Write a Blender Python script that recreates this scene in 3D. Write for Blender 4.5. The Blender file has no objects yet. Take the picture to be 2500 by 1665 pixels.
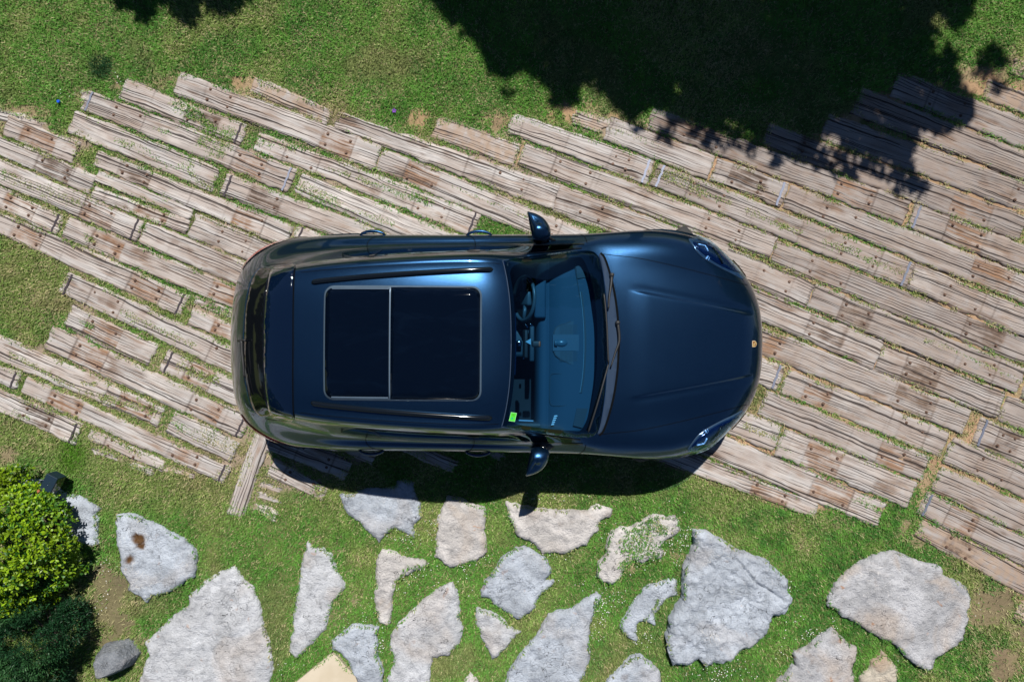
import bpy, bmesh, math, random
import numpy as np
from mathutils import Vector, Matrix
from mathutils.bvhtree import BVHTree
from mathutils.geometry import delaunay_2d_cdt
R = math.radians
rng = np.random.default_rng(7)
random.seed(7)
scene = bpy.context.scene

# ------------------------------------------------------------------ camera
H = 6.75            # height of the drone above the ground
F = 1667.0          # focal length in photo pixels (2500 wide)
cd = bpy.data.cameras.new("camera")
cd.sensor_width = 36.0
cd.lens = 36.0 * F / 2500.0
cd.clip_start = 0.1
cd.clip_end = 500.0
cam = bpy.data.objects.new("camera", cd)
scene.collection.objects.link(cam)
cam.location = (0, 0, H)
cam.rotation_euler = (0, 0, 0)
scene.camera = cam

# ------------------------------------------------------------------ sky, sun, exposure
SUN_V = Vector((0.05, 0.60, 1.0)).normalized()
elev = math.asin(SUN_V.z)
azim = math.atan2(SUN_V.x, SUN_V.y)      # clockwise from +Y
w = bpy.data.worlds.new("World")
scene.world = w
w.use_nodes = True
nt = w.node_tree
nt.nodes.clear()
out = nt.nodes.new("ShaderNodeOutputWorld")
bg = nt.nodes.new("ShaderNodeBackground")
sky = nt.nodes.new("ShaderNodeTexSky")
sky.sky_type = 'NISHITA'
sky.sun_disc = False
sky.sun_elevation = elev
sky.sun_rotation = azim
sky.altitude = 50
sky.air_density = 0.75
sky.dust_density = 0.0
sky.ozone_density = 5.0
bg.inputs[1].default_value = 0.05
nt.links.new(sky.outputs[0], bg.inputs[0])
nt.links.new(bg.outputs[0], out.inputs[0])
sl = bpy.data.lights.new("sun", 'SUN')
sl.energy = 5.0
sl.angle = R(0.53)
sl.color = (1.0, 0.955, 0.88)
so = bpy.data.objects.new("sun", sl)
scene.collection.objects.link(so)
so.rotation_euler = SUN_V.to_track_quat('Z', 'Y').to_euler()
scene.view_settings.view_transform = 'Standard'
scene.view_settings.look = 'None'
scene.view_settings.exposure = 0.16
scene.view_settings.gamma = 1.0
scene.render.resolution_x = 1024
scene.render.resolution_y = 681
scene.cycles.max_bounces = 8
scene.cycles.transparent_max_bounces = 12

# ------------------------------------------------------------------ helpers
# the photograph's zoomed study crops: (origin x, origin y, scale)
Z = dict(A=(0, 150, 3.336), B=(600, 150, 3.336), C=(1200, 150, 3.336), D=(1800, 150, 3.336),
         E=(0, 550, 3.336), F=(0, 850, 3.336), G=(1800, 550, 3.336), H=(1650, 950, 2.7506),
         I=(0, 1100, 2.7706), J=(600, 1030, 2.4694), K=(1150, 1100, 2.7706), L=(1900, 1265, 3.92),
         M=(560, 500, 3.336), N=(560, 760, 3.336), O=(1200, 500, 3.336), Q=(1200, 760, 3.336), S=(0, 0, 1.0))
def zp(z, x, y):
    o = Z[z]
    return (o[0] + x / o[2], o[1] + y / o[2])
def gnd(px, py, z=0.0):
    k = (H - z) / F
    return ((px - 1250.0) * k, -(py - 832.5) * k)
def g(z, x, y, h=0.0):
    return gnd(*zp(z, x, y), h)

col = scene.collection
def link(o, parent=None):
    col.objects.link(o)
    if parent is not None:
        o.parent = parent
    return o
def tag(o, label=None, cat=None, group=None, kind=None):
    if label: o["label"] = label
    if cat: o["category"] = cat
    if group: o["group"] = group
    if kind: o["kind"] = kind
    return o
def empty(name, loc=(0, 0, 0), rz=0.0):
    o = bpy.data.objects.new(name, None)
    o.empty_display_size = 0.1
    col.objects.link(o)
    o.location = loc
    o.rotation_euler = (0, 0, rz)
    return o
def mesh_np(name, V, Fc, mat=None, parent=None, smooth=False, uv=None, attrs=None, loc=None):
    """V (n,3) floats; Fc list/array of faces (all same size if array)."""
    me = bpy.data.meshes.new(name)
    V = np.asarray(V, dtype=np.float32)
    if isinstance(Fc, np.ndarray):
        n, k = Fc.shape
        me.vertices.add(len(V)); me.vertices.foreach_set("co", V.ravel())
        me.loops.add(n * k); me.loops.foreach_set("vertex_index", Fc.astype(np.int32).ravel())
        me.polygons.add(n)
        me.polygons.foreach_set("loop_start", np.arange(0, n * k, k, dtype=np.int32))
        me.update(calc_edges=True)
    else:
        me.from_pydata([tuple(map(float, v)) for v in V], [], [tuple(int(i) for i in f) for f in Fc])
        me.update()
    if smooth:
        me.polygons.foreach_set("use_smooth", np.ones(len(me.polygons), dtype=bool))
    if uv is not None:
        l = me.uv_layers.new(name="UVMap")
        idx = np.zeros(len(me.loops), dtype=np.int32)
        me.loops.foreach_get("vertex_index", idx)
        l.data.foreach_set("uv", np.asarray(uv, dtype=np.float32)[idx].ravel())
    if attrs:
        for an, av in attrs.items():
            av = np.asarray(av, dtype=np.float32)
            if av.ndim == 1:
                a = me.attributes.new(an, 'FLOAT', 'POINT'); a.data.foreach_set("value", av)
            else:
                a = me.attributes.new(an, 'FLOAT_COLOR', 'POINT')
                if av.shape[1] == 3: av = np.hstack([av, np.ones((len(av), 1), np.float32)])
                a.data.foreach_set("color", av.ravel())
    if mat is not None: me.materials.append(mat)
    o = bpy.data.objects.new(name, me)
    if loc is not None: o.location = loc
    link(o, parent)
    return o
def bm_obj(name, bm, mat=None, parent=None, smooth=False):
    me = bpy.data.meshes.new(name)
    bm.normal_update()
    bm.to_mesh(me); bm.free()
    if smooth:
        for p in me.polygons: p.use_smooth = True
    if mat is not None: me.materials.append(mat)
    o = bpy.data.objects.new(name, me)
    return link(o, parent)
def box_bm(bm, c, s, rz=0.0, bevel=0.0, rot=None):
    m = Matrix.Translation(c) @ (rot.to_4x4() if rot is not None else Matrix.Rotation(rz, 4, 'Z')) @ Matrix.Diagonal((s[0], s[1], s[2], 1))
    r = bmesh.ops.create_cube(bm, size=1.0, matrix=m)
    if bevel > 0:
        es = list({e for v in r['verts'] for e in v.link_edges})
        bmesh.ops.bevel(bm, geom=es, offset=bevel, segments=2, affect='EDGES', profile=0.6)
def tube_bm(bm, pts, rad, n=8, closed=False, cap=True):
    pts = [Vector(p) for p in pts]
    if not hasattr(rad, '__len__'): rad = [rad] * len(pts)
    rings = []
    up = Vector((0, 0, 1))
    prev = None
    for i, p in enumerate(pts):
        a = pts[(i - 1) % len(pts)] if (i > 0 or closed) else p
        b = pts[(i + 1) % len(pts)] if (i < len(pts) - 1 or closed) else p
        t = (b - a).normalized()
        if prev is None:
            s = t.cross(up)
            if s.length < 1e-3: s = t.cross(Vector((1, 0, 0)))
            s.normalize()
        else:
            s = prev - t * prev.dot(t)
            s.normalize()
        prev = s
        q = t.cross(s)
        rings.append([bm.verts.new(p + (s * math.cos(2 * math.pi * k / n) + q * math.sin(2 * math.pi * k / n)) * rad[i]) for k in range(n)])
    m = len(rings)
    for i in range(m if closed else m - 1):
        r0, r1 = rings[i], rings[(i + 1) % m]
        for k in range(n):
            bm.faces.new((r0[k], r0[(k + 1) % n], r1[(k + 1) % n], r1[k]))
    if cap and not closed:
        bm.faces.new(rings[0][::-1]); bm.faces.new(rings[-1])

# value noise, vectorised
_perm = rng.random((256, 256)).astype(np.float32)
def vnoise(x, y):
    x = np.asarray(x, dtype=np.float64); y = np.asarray(y, dtype=np.float64)
    xi = np.floor(x).astype(np.int64); yi = np.floor(y).astype(np.int64)
    fx = x - xi; fy = y - yi
    fx = fx * fx * (3 - 2 * fx); fy = fy * fy * (3 - 2 * fy)
    a = _perm[xi & 255, yi & 255]; b = _perm[(xi + 1) & 255, yi & 255]
    c = _perm[xi & 255, (yi + 1) & 255]; d = _perm[(xi + 1) & 255, (yi + 1) & 255]
    return (a * (1 - fx) + b * fx) * (1 - fy) + (c * (1 - fx) + d * fx) * fy
def fbm(x, y, o=4, seed=0.0, gain=0.5):
    s = 0; a = 1.0; t = 0
    x = np.asarray(x, dtype=np.float64) + seed * 17.3; y = np.asarray(y, dtype=np.float64) - seed * 9.1
    for k in range(o):
        s = s + a * vnoise(x * 2 ** k + 31.7 * k, y * 2 ** k - 11.9 * k); t += a; a *= gain
    return s / t
def sstep(a, b, x):
    t = np.clip((np.asarray(x) - a) / (b - a), 0, 1)
    return t * t * (3 - 2 * t)
def catmull(P, n=6, closed=False):
    P = np.asarray(P, dtype=float)
    N = len(P); outp = []
    rngi = range(N) if closed else range(N - 1)
    for i in rngi:
        if closed:
            a, b, c, d = P[(i - 1) % N], P[i], P[(i + 1) % N], P[(i + 2) % N]
        else:
            b, c = P[i], P[i + 1]
            a = P[i - 1] if i > 0 else 2 * b - c
            d = P[i + 2] if i + 2 < N else 2 * c - b
        for k in range(n):
            t = k / n
            outp.append(0.5 * ((2 * b) + (-a + c) * t + (2 * a - 5 * b + 4 * c - d) * t * t + (-a + 3 * b - 3 * c + d) * t ** 3))
    if not closed: outp.append(P[-1])
    return np.array(outp)
def resample(P, step, closed=False):
    P = np.asarray(P, dtype=float)
    if closed: P = np.vstack([P, P[:1]])
    d = np.r_[0, np.cumsum(np.linalg.norm(np.diff(P, axis=0), axis=1))]
    n = max(3, int(round(d[-1] / step)))
    t = np.linspace(0, d[-1], n + 1)
    Q = np.stack([np.interp(t, d, P[:, k]) for k in range(P.shape[1])], axis=1)
    return Q[:-1] if closed else Q
def in_poly(X, Y, P):
    P = np.asarray(P); ins = np.zeros(np.shape(X), dtype=bool)
    n = len(P)
    for i in range(n):
        x0, y0 = P[i]; x1, y1 = P[(i + 1) % n]
        if y0 == y1: continue
        c = ((y0 > Y) != (y1 > Y)) & (X < (x1 - x0) * (Y - y0) / (y1 - y0) + x0)
        ins ^= c
    return ins
def dist_poly(X, Y, P, closed=True):
    P = np.asarray(P); best = np.full(np.shape(X), 1e9)
    n = len(P)
    for i in range(n if closed else n - 1):
        a = P[i]; b = P[(i + 1) % n]; d = b - a
        L = (d ** 2).sum() + 1e-12
        t = np.clip(((X - a[0]) * d[0] + (Y - a[1]) * d[1]) / L, 0, 1)
        q = np.hypot(X - a[0] - t * d[0], Y - a[1] - t * d[1])
        best = np.minimum(best, q)
    return best

# ------------------------------------------------------------------ node helpers
class NG:
    def __init__(s, name):
        s.m = bpy.data.materials.new(name); s.m.use_nodes = True
        s.t = s.m.node_tree; s.t.nodes.clear()
        s.o = s.t.nodes.new("ShaderNodeOutputMaterial")
    def n(s, typ, **kw):
        nd = s.t.nodes.new("ShaderNode" + typ)
        for k, v in kw.items():
            if k.startswith("i_"):
                key = k[2:]
                key = int(key) if key.isdigit() else key.replace("_", " ")
                s.set(nd.inputs[key], v)
            else: setattr(nd, k, v)
        return nd
    def set(s, inp, v):
        if isinstance(v, bpy.types.NodeSocket): s.t.links.new(v, inp)
        else:
            if hasattr(inp.default_value, '__len__') and len(inp.default_value) == 4 and len(v) == 3: v = (*v, 1)
            inp.default_value = v
    def math(s, op, a, b=None, c=None, clamp=False):
        nd = s.n("Math", operation=op); nd.use_clamp = clamp
        s.set(nd.inputs[0], a)
        if b is not None: s.set(nd.inputs[1], b)
        if c is not None: s.set(nd.inputs[2], c)
        return nd.outputs[0]
    def mix(s, f, a, b, mode='MIX'):
        nd = s.n("Mix", data_type='RGBA', blend_type=mode)
        s.set(nd.inputs[0], f); s.set(nd.inputs[6], a); s.set(nd.inputs[7], b)
        return nd.outputs[2]
    def noise(s, vec, scale, detail=3, rough=0.55, dist=0.0):
        nd = s.n("TexNoise"); nd.noise_dimensions = '3D'
        s.set(nd.inputs["Vector"], vec); nd.inputs["Scale"].default_value = scale
        nd.inputs["Detail"].default_value = detail; nd.inputs["Roughness"].default_value = rough
        nd.inputs["Distortion"].default_value = dist
        return nd.outputs[0]
    def vmul(s, v, m):
        nd = s.n("VectorMath", operation='MULTIPLY'); s.set(nd.inputs[0], v); s.set(nd.inputs[1], m); return nd.outputs[0]
    def vadd(s, v, m):
        nd = s.n("VectorMath", operation='ADD'); s.set(nd.inputs[0], v); s.set(nd.inputs[1], m); return nd.outputs[0]
    def ss(s, x, a, b):
        nd = s.n("MapRange", interpolation_type='SMOOTHSTEP')
        s.set(nd.inputs[0], x); nd.inputs[1].default_value = a; nd.inputs[2].default_value = b
        nd.inputs[3].default_value = 0; nd.inputs[4].default_value = 1
        return nd.outputs[0]
    def attr(s, name, fac=True):
        nd = s.n("Attribute"); nd.attribute_name = name
        return nd.outputs["Fac"] if fac else nd.outputs["Color"]
    def bsdf(s, color, rough=0.8, metal=0.0, spec=0.5, bump=None, bstr=0.3, bdist=0.01, coat=0.0, coatr=0.03, **kw):
        b = s.n("BsdfPrincipled")
        s.set(b.inputs["Base Color"], color); s.set(b.inputs["Roughness"], rough); s.set(b.inputs["Metallic"], metal)
        b.inputs["Specular IOR Level"].default_value = spec
        b.inputs["Coat Weight"].default_value = coat; b.inputs["Coat Roughness"].default_value = coatr
        if bump is not None:
            bn = s.n("Bump"); bn.inputs["Strength"].default_value = bstr; bn.inputs["Distance"].default_value = bdist
            s.set(bn.inputs["Height"], bump); s.t.links.new(bn.outputs[0], b.inputs["Normal"])
        s.b = b
        s.t.links.new(b.outputs[0], s.o.inputs[0])
        return s.m
def plain(name, c, rough=0.6, metal=0.0, spec=0.5, coat=0.0, nscale=60, namt=0.12):
    m = NG(name)
    tc = m.n("TexCoord").outputs["Object"]
    nz = m.noise(tc, nscale, 3)
    k = m.math('MULTIPLY_ADD', nz, 2 * namt, 1 - namt)
    cc = m.mix(1.0, c, (1, 1, 1), 'MULTIPLY')
    nd = m.n("VectorMath", operation='SCALE'); m.set(nd.inputs[0], tuple(c)); m.set(nd.inputs[3], k)
    return m.bsdf(nd.outputs[0], rough=rough, metal=metal, spec=spec, coat=coat)
# ------------------------------------------------------------------ sleepers (weathered railway ties laid as paving)
# zone, x0,y0,w0, x1,y1,w1 (zoom pixels), code: pads L/R (brown rail seat left/right: 0 none,1 grey,2 brown,3 dark), bands
SL = [
 # upper left
 ('A',1450,185,'A',3091,785,125,165,'L1 R2 k'), ('B',60,190,'B',690,470,95,110,'L0 R0 s'), ('B',740,480,'B',2530,1112,105,180,'L0 R1'),
 ('A',1000,232,'A',1990,612,120,135,'L0 R3 e'), ('A',700,318,'A',2385,985,120,170,'L1 R2 be'), ('A',660,270,'A',735,300,80,90,'L0 R0 f'),
 ('B',85,662,'B',1890,1328,105,165,'L1 R1 e'), ('B',425,1005,'B',2080,1690,150,170,'L0 R0'),
 ('A',590,500,'A',1765,980,150,165,'L0 R0'), ('A',1825,1005,'A',3475,1600,165,165,'L3 R1 b'),
 ('A',-120,410,'A',400,560,110,110,'L0 R0 f'), ('A',60,520,'A',625,765,165,165,'L2 R0'), ('A',785,800,'A',2367,1420,115,150,'L3 R2'),
 ('A',2400,1420,'A',4000,2100,140,150,'L0 R0 b'),
 ('A',-150,640,'A',765,1010,150,165,'L0 R3 k'), ('A',800,935,'A',1565,1262,95,95,'L0 R0'), ('A',775,1062,'A',1545,1345,100,110,'L0 R2'),
 ('A',1565,1345,'A',3200,2010,155,165,'L1 R1'), ('A',-480,690,'A',1155,1378,190,158,'L0 R2 e'),
 ('E',1170,62,'E',2800,757,165,190,'L0 R0 k'), ('A',-1140,610,'A',508,1338,160,150,'L0 R2 e'), ('E',535,15,'E',2190,722,140,175,'L2 R2'),
 ('E',-100,-62,'E',1520,655,140,140,'L2 R2 e'), ('E',1590,605,'E',2350,905,75,85,'L0 R0'), ('E',1560,745,'E',2500,1110,110,110,'L2 R0'),
 ('E',525,470,'E',2180,1245,140,180,'L1 R1 b'), ('E',570,735,'E',1260,1055,130,130,'L2 R0'), ('E',1345,1088,'E',2700,1700,150,160,'L2 R2 b'),
 ('F',400,-82,'F',2008,650,150,150,'L2 R2 e'), ('F',-300,-130,'F',862,378,190,155,'L0 R0 k'), ('F',868,372,'F',1325,562,140,150,'L2 R0'),
 ('F',-900,-130,'F',172,263,130,130,'L0 R0 e'), ('F',212,297,'F',1860,1027,140,130,'L2 R2 e'), ('F',1390,600,'F',1915,850,150,170,'L0 R0'),
 ('F',-1000,-18,'F',652,705,145,150,'L0 R3 e'), ('F',735,700,'F',1342,965,85,85,'L1 R0'), ('F',760,828,'F',1030,922,50,55,'L0 R0 f'),
 ('F',1070,955,'F',1240,1010,45,50,'L0 R0 f'), ('F',1350,965,'F',1590,1050,50,40,'L0 R0 s f'),
 ('F',2150,690,'F',1915,1362,140,140,'L0 R0 v'),
 ('N',330,1030,'N',975,1300,130,130,'L0 R1'), ('N',700,960,'N',1192,1182,110,120,'L0 R0'), ('N',1300,1020,'N',1840,1265,85,80,'L0 R0'),
 ('N',2000,1090,'N',2230,1185,60,60,'L0 R0 f'), ('N',335,1272,'N',782,1492,120,100,'L1 R0'),
 ('N',250,1395,'N',440,1470,62,40,'L0 R0 f'), ('N',232,1480,'N',405,1548,70,30,'L0 R0 f'), ('J',52,506,'J',178,574,50,78,'L0 R0 f'),
 # top middle and right
 ('B',1545,530,'B',2208,780,145,145,'L0 R0 s'), ('C',245,748,'C',2295,1518,160,180,'L1 R1'),
 ('C',530,1112,'C',1900,1600,175,180,'L1 R0'), ('G',-200,250,'G',590,572,190,190,'L0 R1'),
 ('B',1092,802,'B',2750,1490,165,170,'L2 R1 k'),
 ('C',148,505,'C',1292,922,140,165,'L0 R1 e'), ('C',1322,932,'G',1397,420,180,190,'L1 R1 be'), ('G',1405,420,'G',3450,1245,190,195,'L1 R1'),
 ('C',675,458,'C',935,535,125,130,'L0 R0 s f'), ('C',940,545,'C',1788,866,145,180,'L0 R0 k'), ('C',1808,880,'D',385,1097,160,180,'L3 R0 e'),
 ('D',398,1095,'G',2480,575,180,205,'L1 R2'), ('C',1285,470,'D',1372,1245,150,200,'L1 R2'), ('D',1402,1257,'D',3500,2052,190,200,'L2 R1 b'),
 ('D',225,592,'D',2320,1368,165,205,'L3 R2'), ('D',700,545,'D',2820,1290,180,225,'L0 R1'), ('D',960,322,'D',3050,1145,165,205,'L0 R0'),
 ('D',1270,190,'D',3350,995,150,180,'L1 R0'), ('D',2020,215,'D',3300,745,120,150,'L0 R0 s'), ('D',2240,40,'D',3300,430,110,140,'L0 R0 s'),
 # right of the nose
 ('G',285,217,'G',2440,1068,170,200,'L1 R3'), ('G',597,582,'G',2300,1268,190,205,'L3 R1'), ('G',-950,190,'G',1147,1058,185,200,'L1 R3'),
 ('G',1152,1062,'G',2140,1465,195,195,'L3 R0'), ('G',2330,1300,'G',3200,1650,180,190,'L1 R0'), ('H',2188,122,'H',3100,490,145,155,'L3 R0'),
 ('G',-230,800,'H',1945,222,185,150,'L2 R3'), ('G',-1500,560,'G',352,1243,185,190,'L0 R0 e'), ('G',372,1267,'H',1798,375,185,150,'L2 R1'),
 ('H',575,80,'H',1675,532,145,140,'L0 R2'), ('H',-400,-108,'H',680,337,130,130,'L0 R0'), ('H',688,357,'H',1575,708,140,145,'L2 R0 k'),
 ('H',-300,152,'H',1370,845,135,145,'L2 R2'), ('H',-600,240,'H',935,815,125,75,'L0 R2'),
 ('H',2012,272,'H',2950,640,155,165,'L3 R0 b'), ('H',1817,407,'H',3250,1052,145,155,'L1 R3'), ('H',1742,592,'H',3100,1200,135,190,'L0 R0'),
 ('H',1642,757,'H',2900,1345,110,150,'L2 R0 b'), ('H',1620,925,'H',2900,1600,95,155,'L3 R0 s'), ('H',2290,1480,'H',3100,1900,120,150,'L1 R0 s'),
]
# tufts of grass growing in splits and gaps ON the sleepers: zone, points, width (m)
SPLITS = [
 ('A',[(50,930),(200,1000),(350,1050),(480,1100),(650,1170)],.09), ('A',[(830,1010),(950,1060),(1100,1110),(1250,1180),(1430,1270)],.06),
 ('A',[(960,640),(1080,700),(1220,740),(1400,870),(1560,850)],.07), ('A',[(1440,370),(1600,430),(1700,520),(1860,590)],.13), ('A',[(1700,680),(1760,740),(1830,700)],.17),
 ('A',[(660,640),(720,690),(770,740)],.16), ('A',[(1300,560),(1380,590)],.08), ('A',[(1560,910),(1680,1010),(1780,1060)],.07), ('A',[(1790,950),(1760,1050)],.07),
 ('B',[(650,870),(760,905),(850,930)],.04), ('B',[(930,960),(1100,1020),(1250,1080),(1380,1110),(1500,1160)],.07), ('B',[(140,660),(220,690)],.06), ('B',[(320,700),(400,720)],.07),
 ('B',[(440,1010),(560,1070),(640,1110),(760,1160)],.13), ('B',[(820,1200),(960,1240),(1200,1330)],.05), ('B',[(940,1340),(1060,1380),(1150,1420)],.05), ('B',[(1680,1025),(1900,1120),(2100,1190),(2300,1270)],.02),
 ('C',[(970,560),(1130,610),(1250,660),(1330,690)],.06), ('C',[(1380,930),(1500,960),(1600,1000),(1700,1070)],.15), ('C',[(1230,500),(1300,540),(1370,590)],.06),
 ('C',[(1740,1080),(1830,1120),(1930,1150)],.05), ('D',[(160,1020),(240,1060),(370,1100)],.03), ('D',[(80,1210),(200,1270),(350,1340),(490,1390)],.06),
 ('G',[(330,0),(400,25),(490,55)],.05), ('G',[(690,150),(790,180),(900,200),(960,220)],.08), ('G',[(960,250),(1060,290),(1140,320)],.05), ('G',[(1190,320),(1290,370),(1340,390)],.06),
 ('G',[(1500,930),(1680,990),(1850,1070),(2000,1130),(2200,1230),(2290,1280)],.04),
 ('E',[(1010,700),(1100,750),(1220,800),(1300,850),(1430,900),(1600,970)],.06), ('E',[(650,760),(770,830)],.04), ('E',[(1480,1150),(1600,1200),(1700,1240),(1780,1280)],.12),
 ('E',[(120,1060),(230,1110),(320,1155),(450,1230),(600,1300),(700,1345),(830,1385)],.05), ('E',[(720,100),(790,140)],.08), ('E',[(690,1280),(800,1290)],.05),
 ('F',[(860,400),(1000,440),(1150,470),(1320,520)],.08), ('F',[(1470,640),(1600,690),(1720,740),(1880,790)],.13), ('F',[(130,540),(250,560)],.05), ('F',[(880,710),(1000,770),(1150,850)],.05),
 ('F',[(860,830),(960,870)],.05), ('F',[(1050,960),(1180,960)],.04), ('F',[(740,640),(800,650)],.03), ('F',[(2000,860),(2010,960),(1960,1060)],.12),
 ('E',[(1700,680),(1800,720),(1920,800)],.09), ('E',[(1230,700),(1400,760)],.05),
 ('H',[(460,240),(560,290),(690,330)],.05), ('H',[(1620,410),(1690,450)],.06), ('H',[(690,370),(760,410)],.06), ('H',[(1120,430),(1240,450)],.03), ('H',[(1200,740),(1350,800)],.06),
 ('D',[(1240,580),(1400,620),(1500,660)],.08), ('D',[(1500,400),(1700,470),(1800,520)],.06),
]
MOSS_ON_STONE = [('K',[(1090,540),(1180,510),(1290,540)],.24), ('K',[(1040,620),(1160,640),(1290,620)],.24), ('K',[(1010,770),(1060,740),(1160,690)],.10), ('K',[(1270,1010),(1230,1080),(1180,1140)],.05), ('J',[(1050,870),(960,890),(930,960)],.05), ('K',[(1380,1470),(1500,1450),(1650,1450)],.06), ('K',[(860,1000),(840,1130),(790,1350)],.05)]

BANDCOL = None
def wood_material():
    m = NG("weathered_wood")
    uvn = m.n("UVMap").outputs[0]
    oi = m.n("ObjectInfo").outputs["Random"]
    sep = m.n("SeparateXYZ"); m.set(sep.inputs[0], uvn); u, v = sep.outputs[0], sep.outputs[1]
    off = m.math('MULTIPLY', oi, 37.0)
    cmb = m.n("CombineXYZ"); m.set(cmb.inputs[0], m.math('ADD', u, off)); m.set(cmb.inputs[1], v); m.set(cmb.inputs[2], off)
    P = cmb.outputs[0]
    # wandering grain
    warp = m.noise(m.vmul(P, (1.5, 5.0, 1)), 1.0, 2)
    warp2 = m.noise(m.vmul(P, (6.0, 16.0, 1)), 1.0, 2)
    vv = m.math('ADD', v, m.math('ADD', m.math('MULTIPLY', m.math('SUBTRACT', warp, 0.5), 0.065), m.math('MULTIPLY', m.math('SUBTRACT', warp2, 0.5), 0.018)))
    c2 = m.n("CombineXYZ"); m.set(c2.inputs[0], m.math('MULTIPLY', m.math('ADD', u, off), 2.2)); m.set(c2.inputs[1], m.math('MULTIPLY', vv, 190.0)); m.set(c2.inputs[2], off)
    grain = m.noise(c2.outputs[0], 1.0, 5, 0.62)
    c3 = m.n("CombineXYZ"); m.set(c3.inputs[0], m.math('MULTIPLY', m.math('ADD', u, off), 1.2)); m.set(c3.inputs[1], m.math('MULTIPLY', vv, 45.0)); m.set(c3.inputs[2], off)
    grain2 = m.noise(c3.outputs[0], 1.0, 3, 0.5)
    # long cracks: lines of constant warped v, present only in places
    def cracks(freq, width, lo, hi, seed, sc):
        f = m.math('FRACT', m.math('ADD', m.math('MULTIPLY', vv, freq), m.math('ADD', m.math('MULTIPLY', oi, 3.7), seed)))
        d = m.math('ABSOLUTE', m.math('SUBTRACT', f, 0.5))
        msk = m.noise(m.vadd(m.vmul(P, (sc, 16.0, 1)), (seed * 10, 0, 0)), 1.0, 3)
        wv = m.math('MULTIPLY', m.ss(msk, lo, hi), width)
        r = m.math('DIVIDE', d, m.math('ADD', wv, 0.0001))
        return m.math('SUBTRACT', 1.0, m.math('MINIMUM', m.math('MULTIPLY', m.math('SUBTRACT', r, 0.55), 2.2, clamp=True), 1.0), clamp=True)
    k1 = cracks(9.0, 0.055, 0.44, 0.64, 0.13, 0.8)
    k2 = cracks(38.0, 0.17, 0.44, 0.64, 0.61, 1.5)
    k0 = cracks(4.6, 0.040, 0.34, 0.52, 0.37, 0.5)
    k1 = m.math('MAXIMUM', k1, k0)
    crack = m.math('MAXIMUM', k1, m.math('MULTIPLY', k2, 0.8))
    blotch = m.noise(P, 4.5, 4, 0.6)
    fine = m.noise(P, 240.0, 2)
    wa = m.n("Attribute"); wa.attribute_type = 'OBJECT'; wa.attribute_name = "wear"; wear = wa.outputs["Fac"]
    ca = m.mix(oi, (0.53, 0.495, 0.48), (0.41, 0.375, 0.36))
    r2 = m.math('FRACT', m.math('MULTIPLY', oi, 7.31))
    ca = m.mix(m.math('MULTIPLY', r2, 0.55), ca, (0.36, 0.285, 0.245))
    c = m.mix(m.ss(blotch, 0.38, 0.75), ca, (0.36, 0.285, 0.25))
    c = m.mix(m.math('MULTIPLY', m.ss(m.noise(P, 2.3, 3), 0.50, 0.70), .8), c, (0.62, 0.58, 0.555))
    streak = m.noise(m.vmul(P, (2.6, 20.0, 1)), 1.0, 4, 0.6)
    c = m.mix(m.math('MULTIPLY', m.ss(streak, 0.53, 0.70), 0.80), c, (0.25, 0.155, 0.10))
    streak2 = m.noise(m.vadd(m.vmul(P, (1.8, 12.0, 1)), (7.7, 3.3, 0)), 1.0, 4, 0.6)
    c = m.mix(m.math('MULTIPLY', m.ss(streak2, 0.48, 0.62), 0.65), c, (0.50, 0.495, 0.50))
    c = m.mix(m.math('MULTIPLY', m.ss(grain2, 0.5, 0.75), 0.5), c, (0.19, 0.16, 0.15))
    c = m.mix(m.math('MULTIPLY', m.ss(grain, 0.50, 0.68), 0.72), c, (0.15, 0.122, 0.11))
    c = m.mix(m.math('MULTIPLY', m.ss(grain, 0.48, 0.30), 0.60), c, (0.68, 0.655, 0.64))
    c = m.mix(m.math('MULTIPLY', fine, 0.2), c, (0.62, 0.58, 0.55))
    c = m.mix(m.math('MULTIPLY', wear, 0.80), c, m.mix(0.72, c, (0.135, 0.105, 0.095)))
    # rail seats: brown, streaky heart wood
    rust = m.attr("rust"); tone = m.attr("tone")
    rw = m.math('MULTIPLY', rust, m.ss(m.math('ADD', m.math('MULTIPLY', grain2, 0.6), m.math('MULTIPLY', blotch, 0.6)), 0.47, 0.74), clamp=True)
    brown = m.mix(m.ss(grain, 0.4, 0.68), (0.31, 0.18, 0.11), (0.09, 0.05, 0.032))
    dark = m.mix(m.ss(grain, 0.35, 0.6), (0.20, 0.135, 0.10), (0.055, 0.038, 0.03))
    c = m.mix(rw, c, m.mix(tone, brown, dark))
    seam = m.attr("seam")
    c = m.mix(m.math('MULTIPLY', seam, 0.75), c, (0.13, 0.10, 0.088))
    dirt = m.attr("dirt")
    dd = m.math('MULTIPLY', dirt, m.ss(m.noise(P, 14.0, 4), 0.3, 0.62), clamp=True)
    c = m.mix(dd, c, m.mix(m.ss(u, -9.0, -8.0), (0.36, 0.26, 0.19), (0.36, 0.26, 0.19)))
    c = m.mix(m.math('MULTIPLY', crack, 0.9), c, (0.035, 0.026, 0.024))
    hgt = m.math('SUBTRACT', m.math('MULTIPLY', grain, 0.35), m.math('MULTIPLY', crack, 2.0))
    return m.bsdf(c, rough=0.9, spec=0.2, bump=hgt, bstr=0.75, bdist=0.008)
WOOD = wood_material()
BOLT = plain("rusty_bolt", (0.16, 0.10, 0.075), 0.7, 0.5, nscale=300, namt=0.4)
BAND = plain("galvanised_band", (0.20, 0.22, 0.29), 0.55, 0.6, nscale=200, namt=0.35)
BANDR = plain("rusted_band", (0.055, 0.045, 0.055), 0.75, 0.3, nscale=200, namt=0.4)

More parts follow.
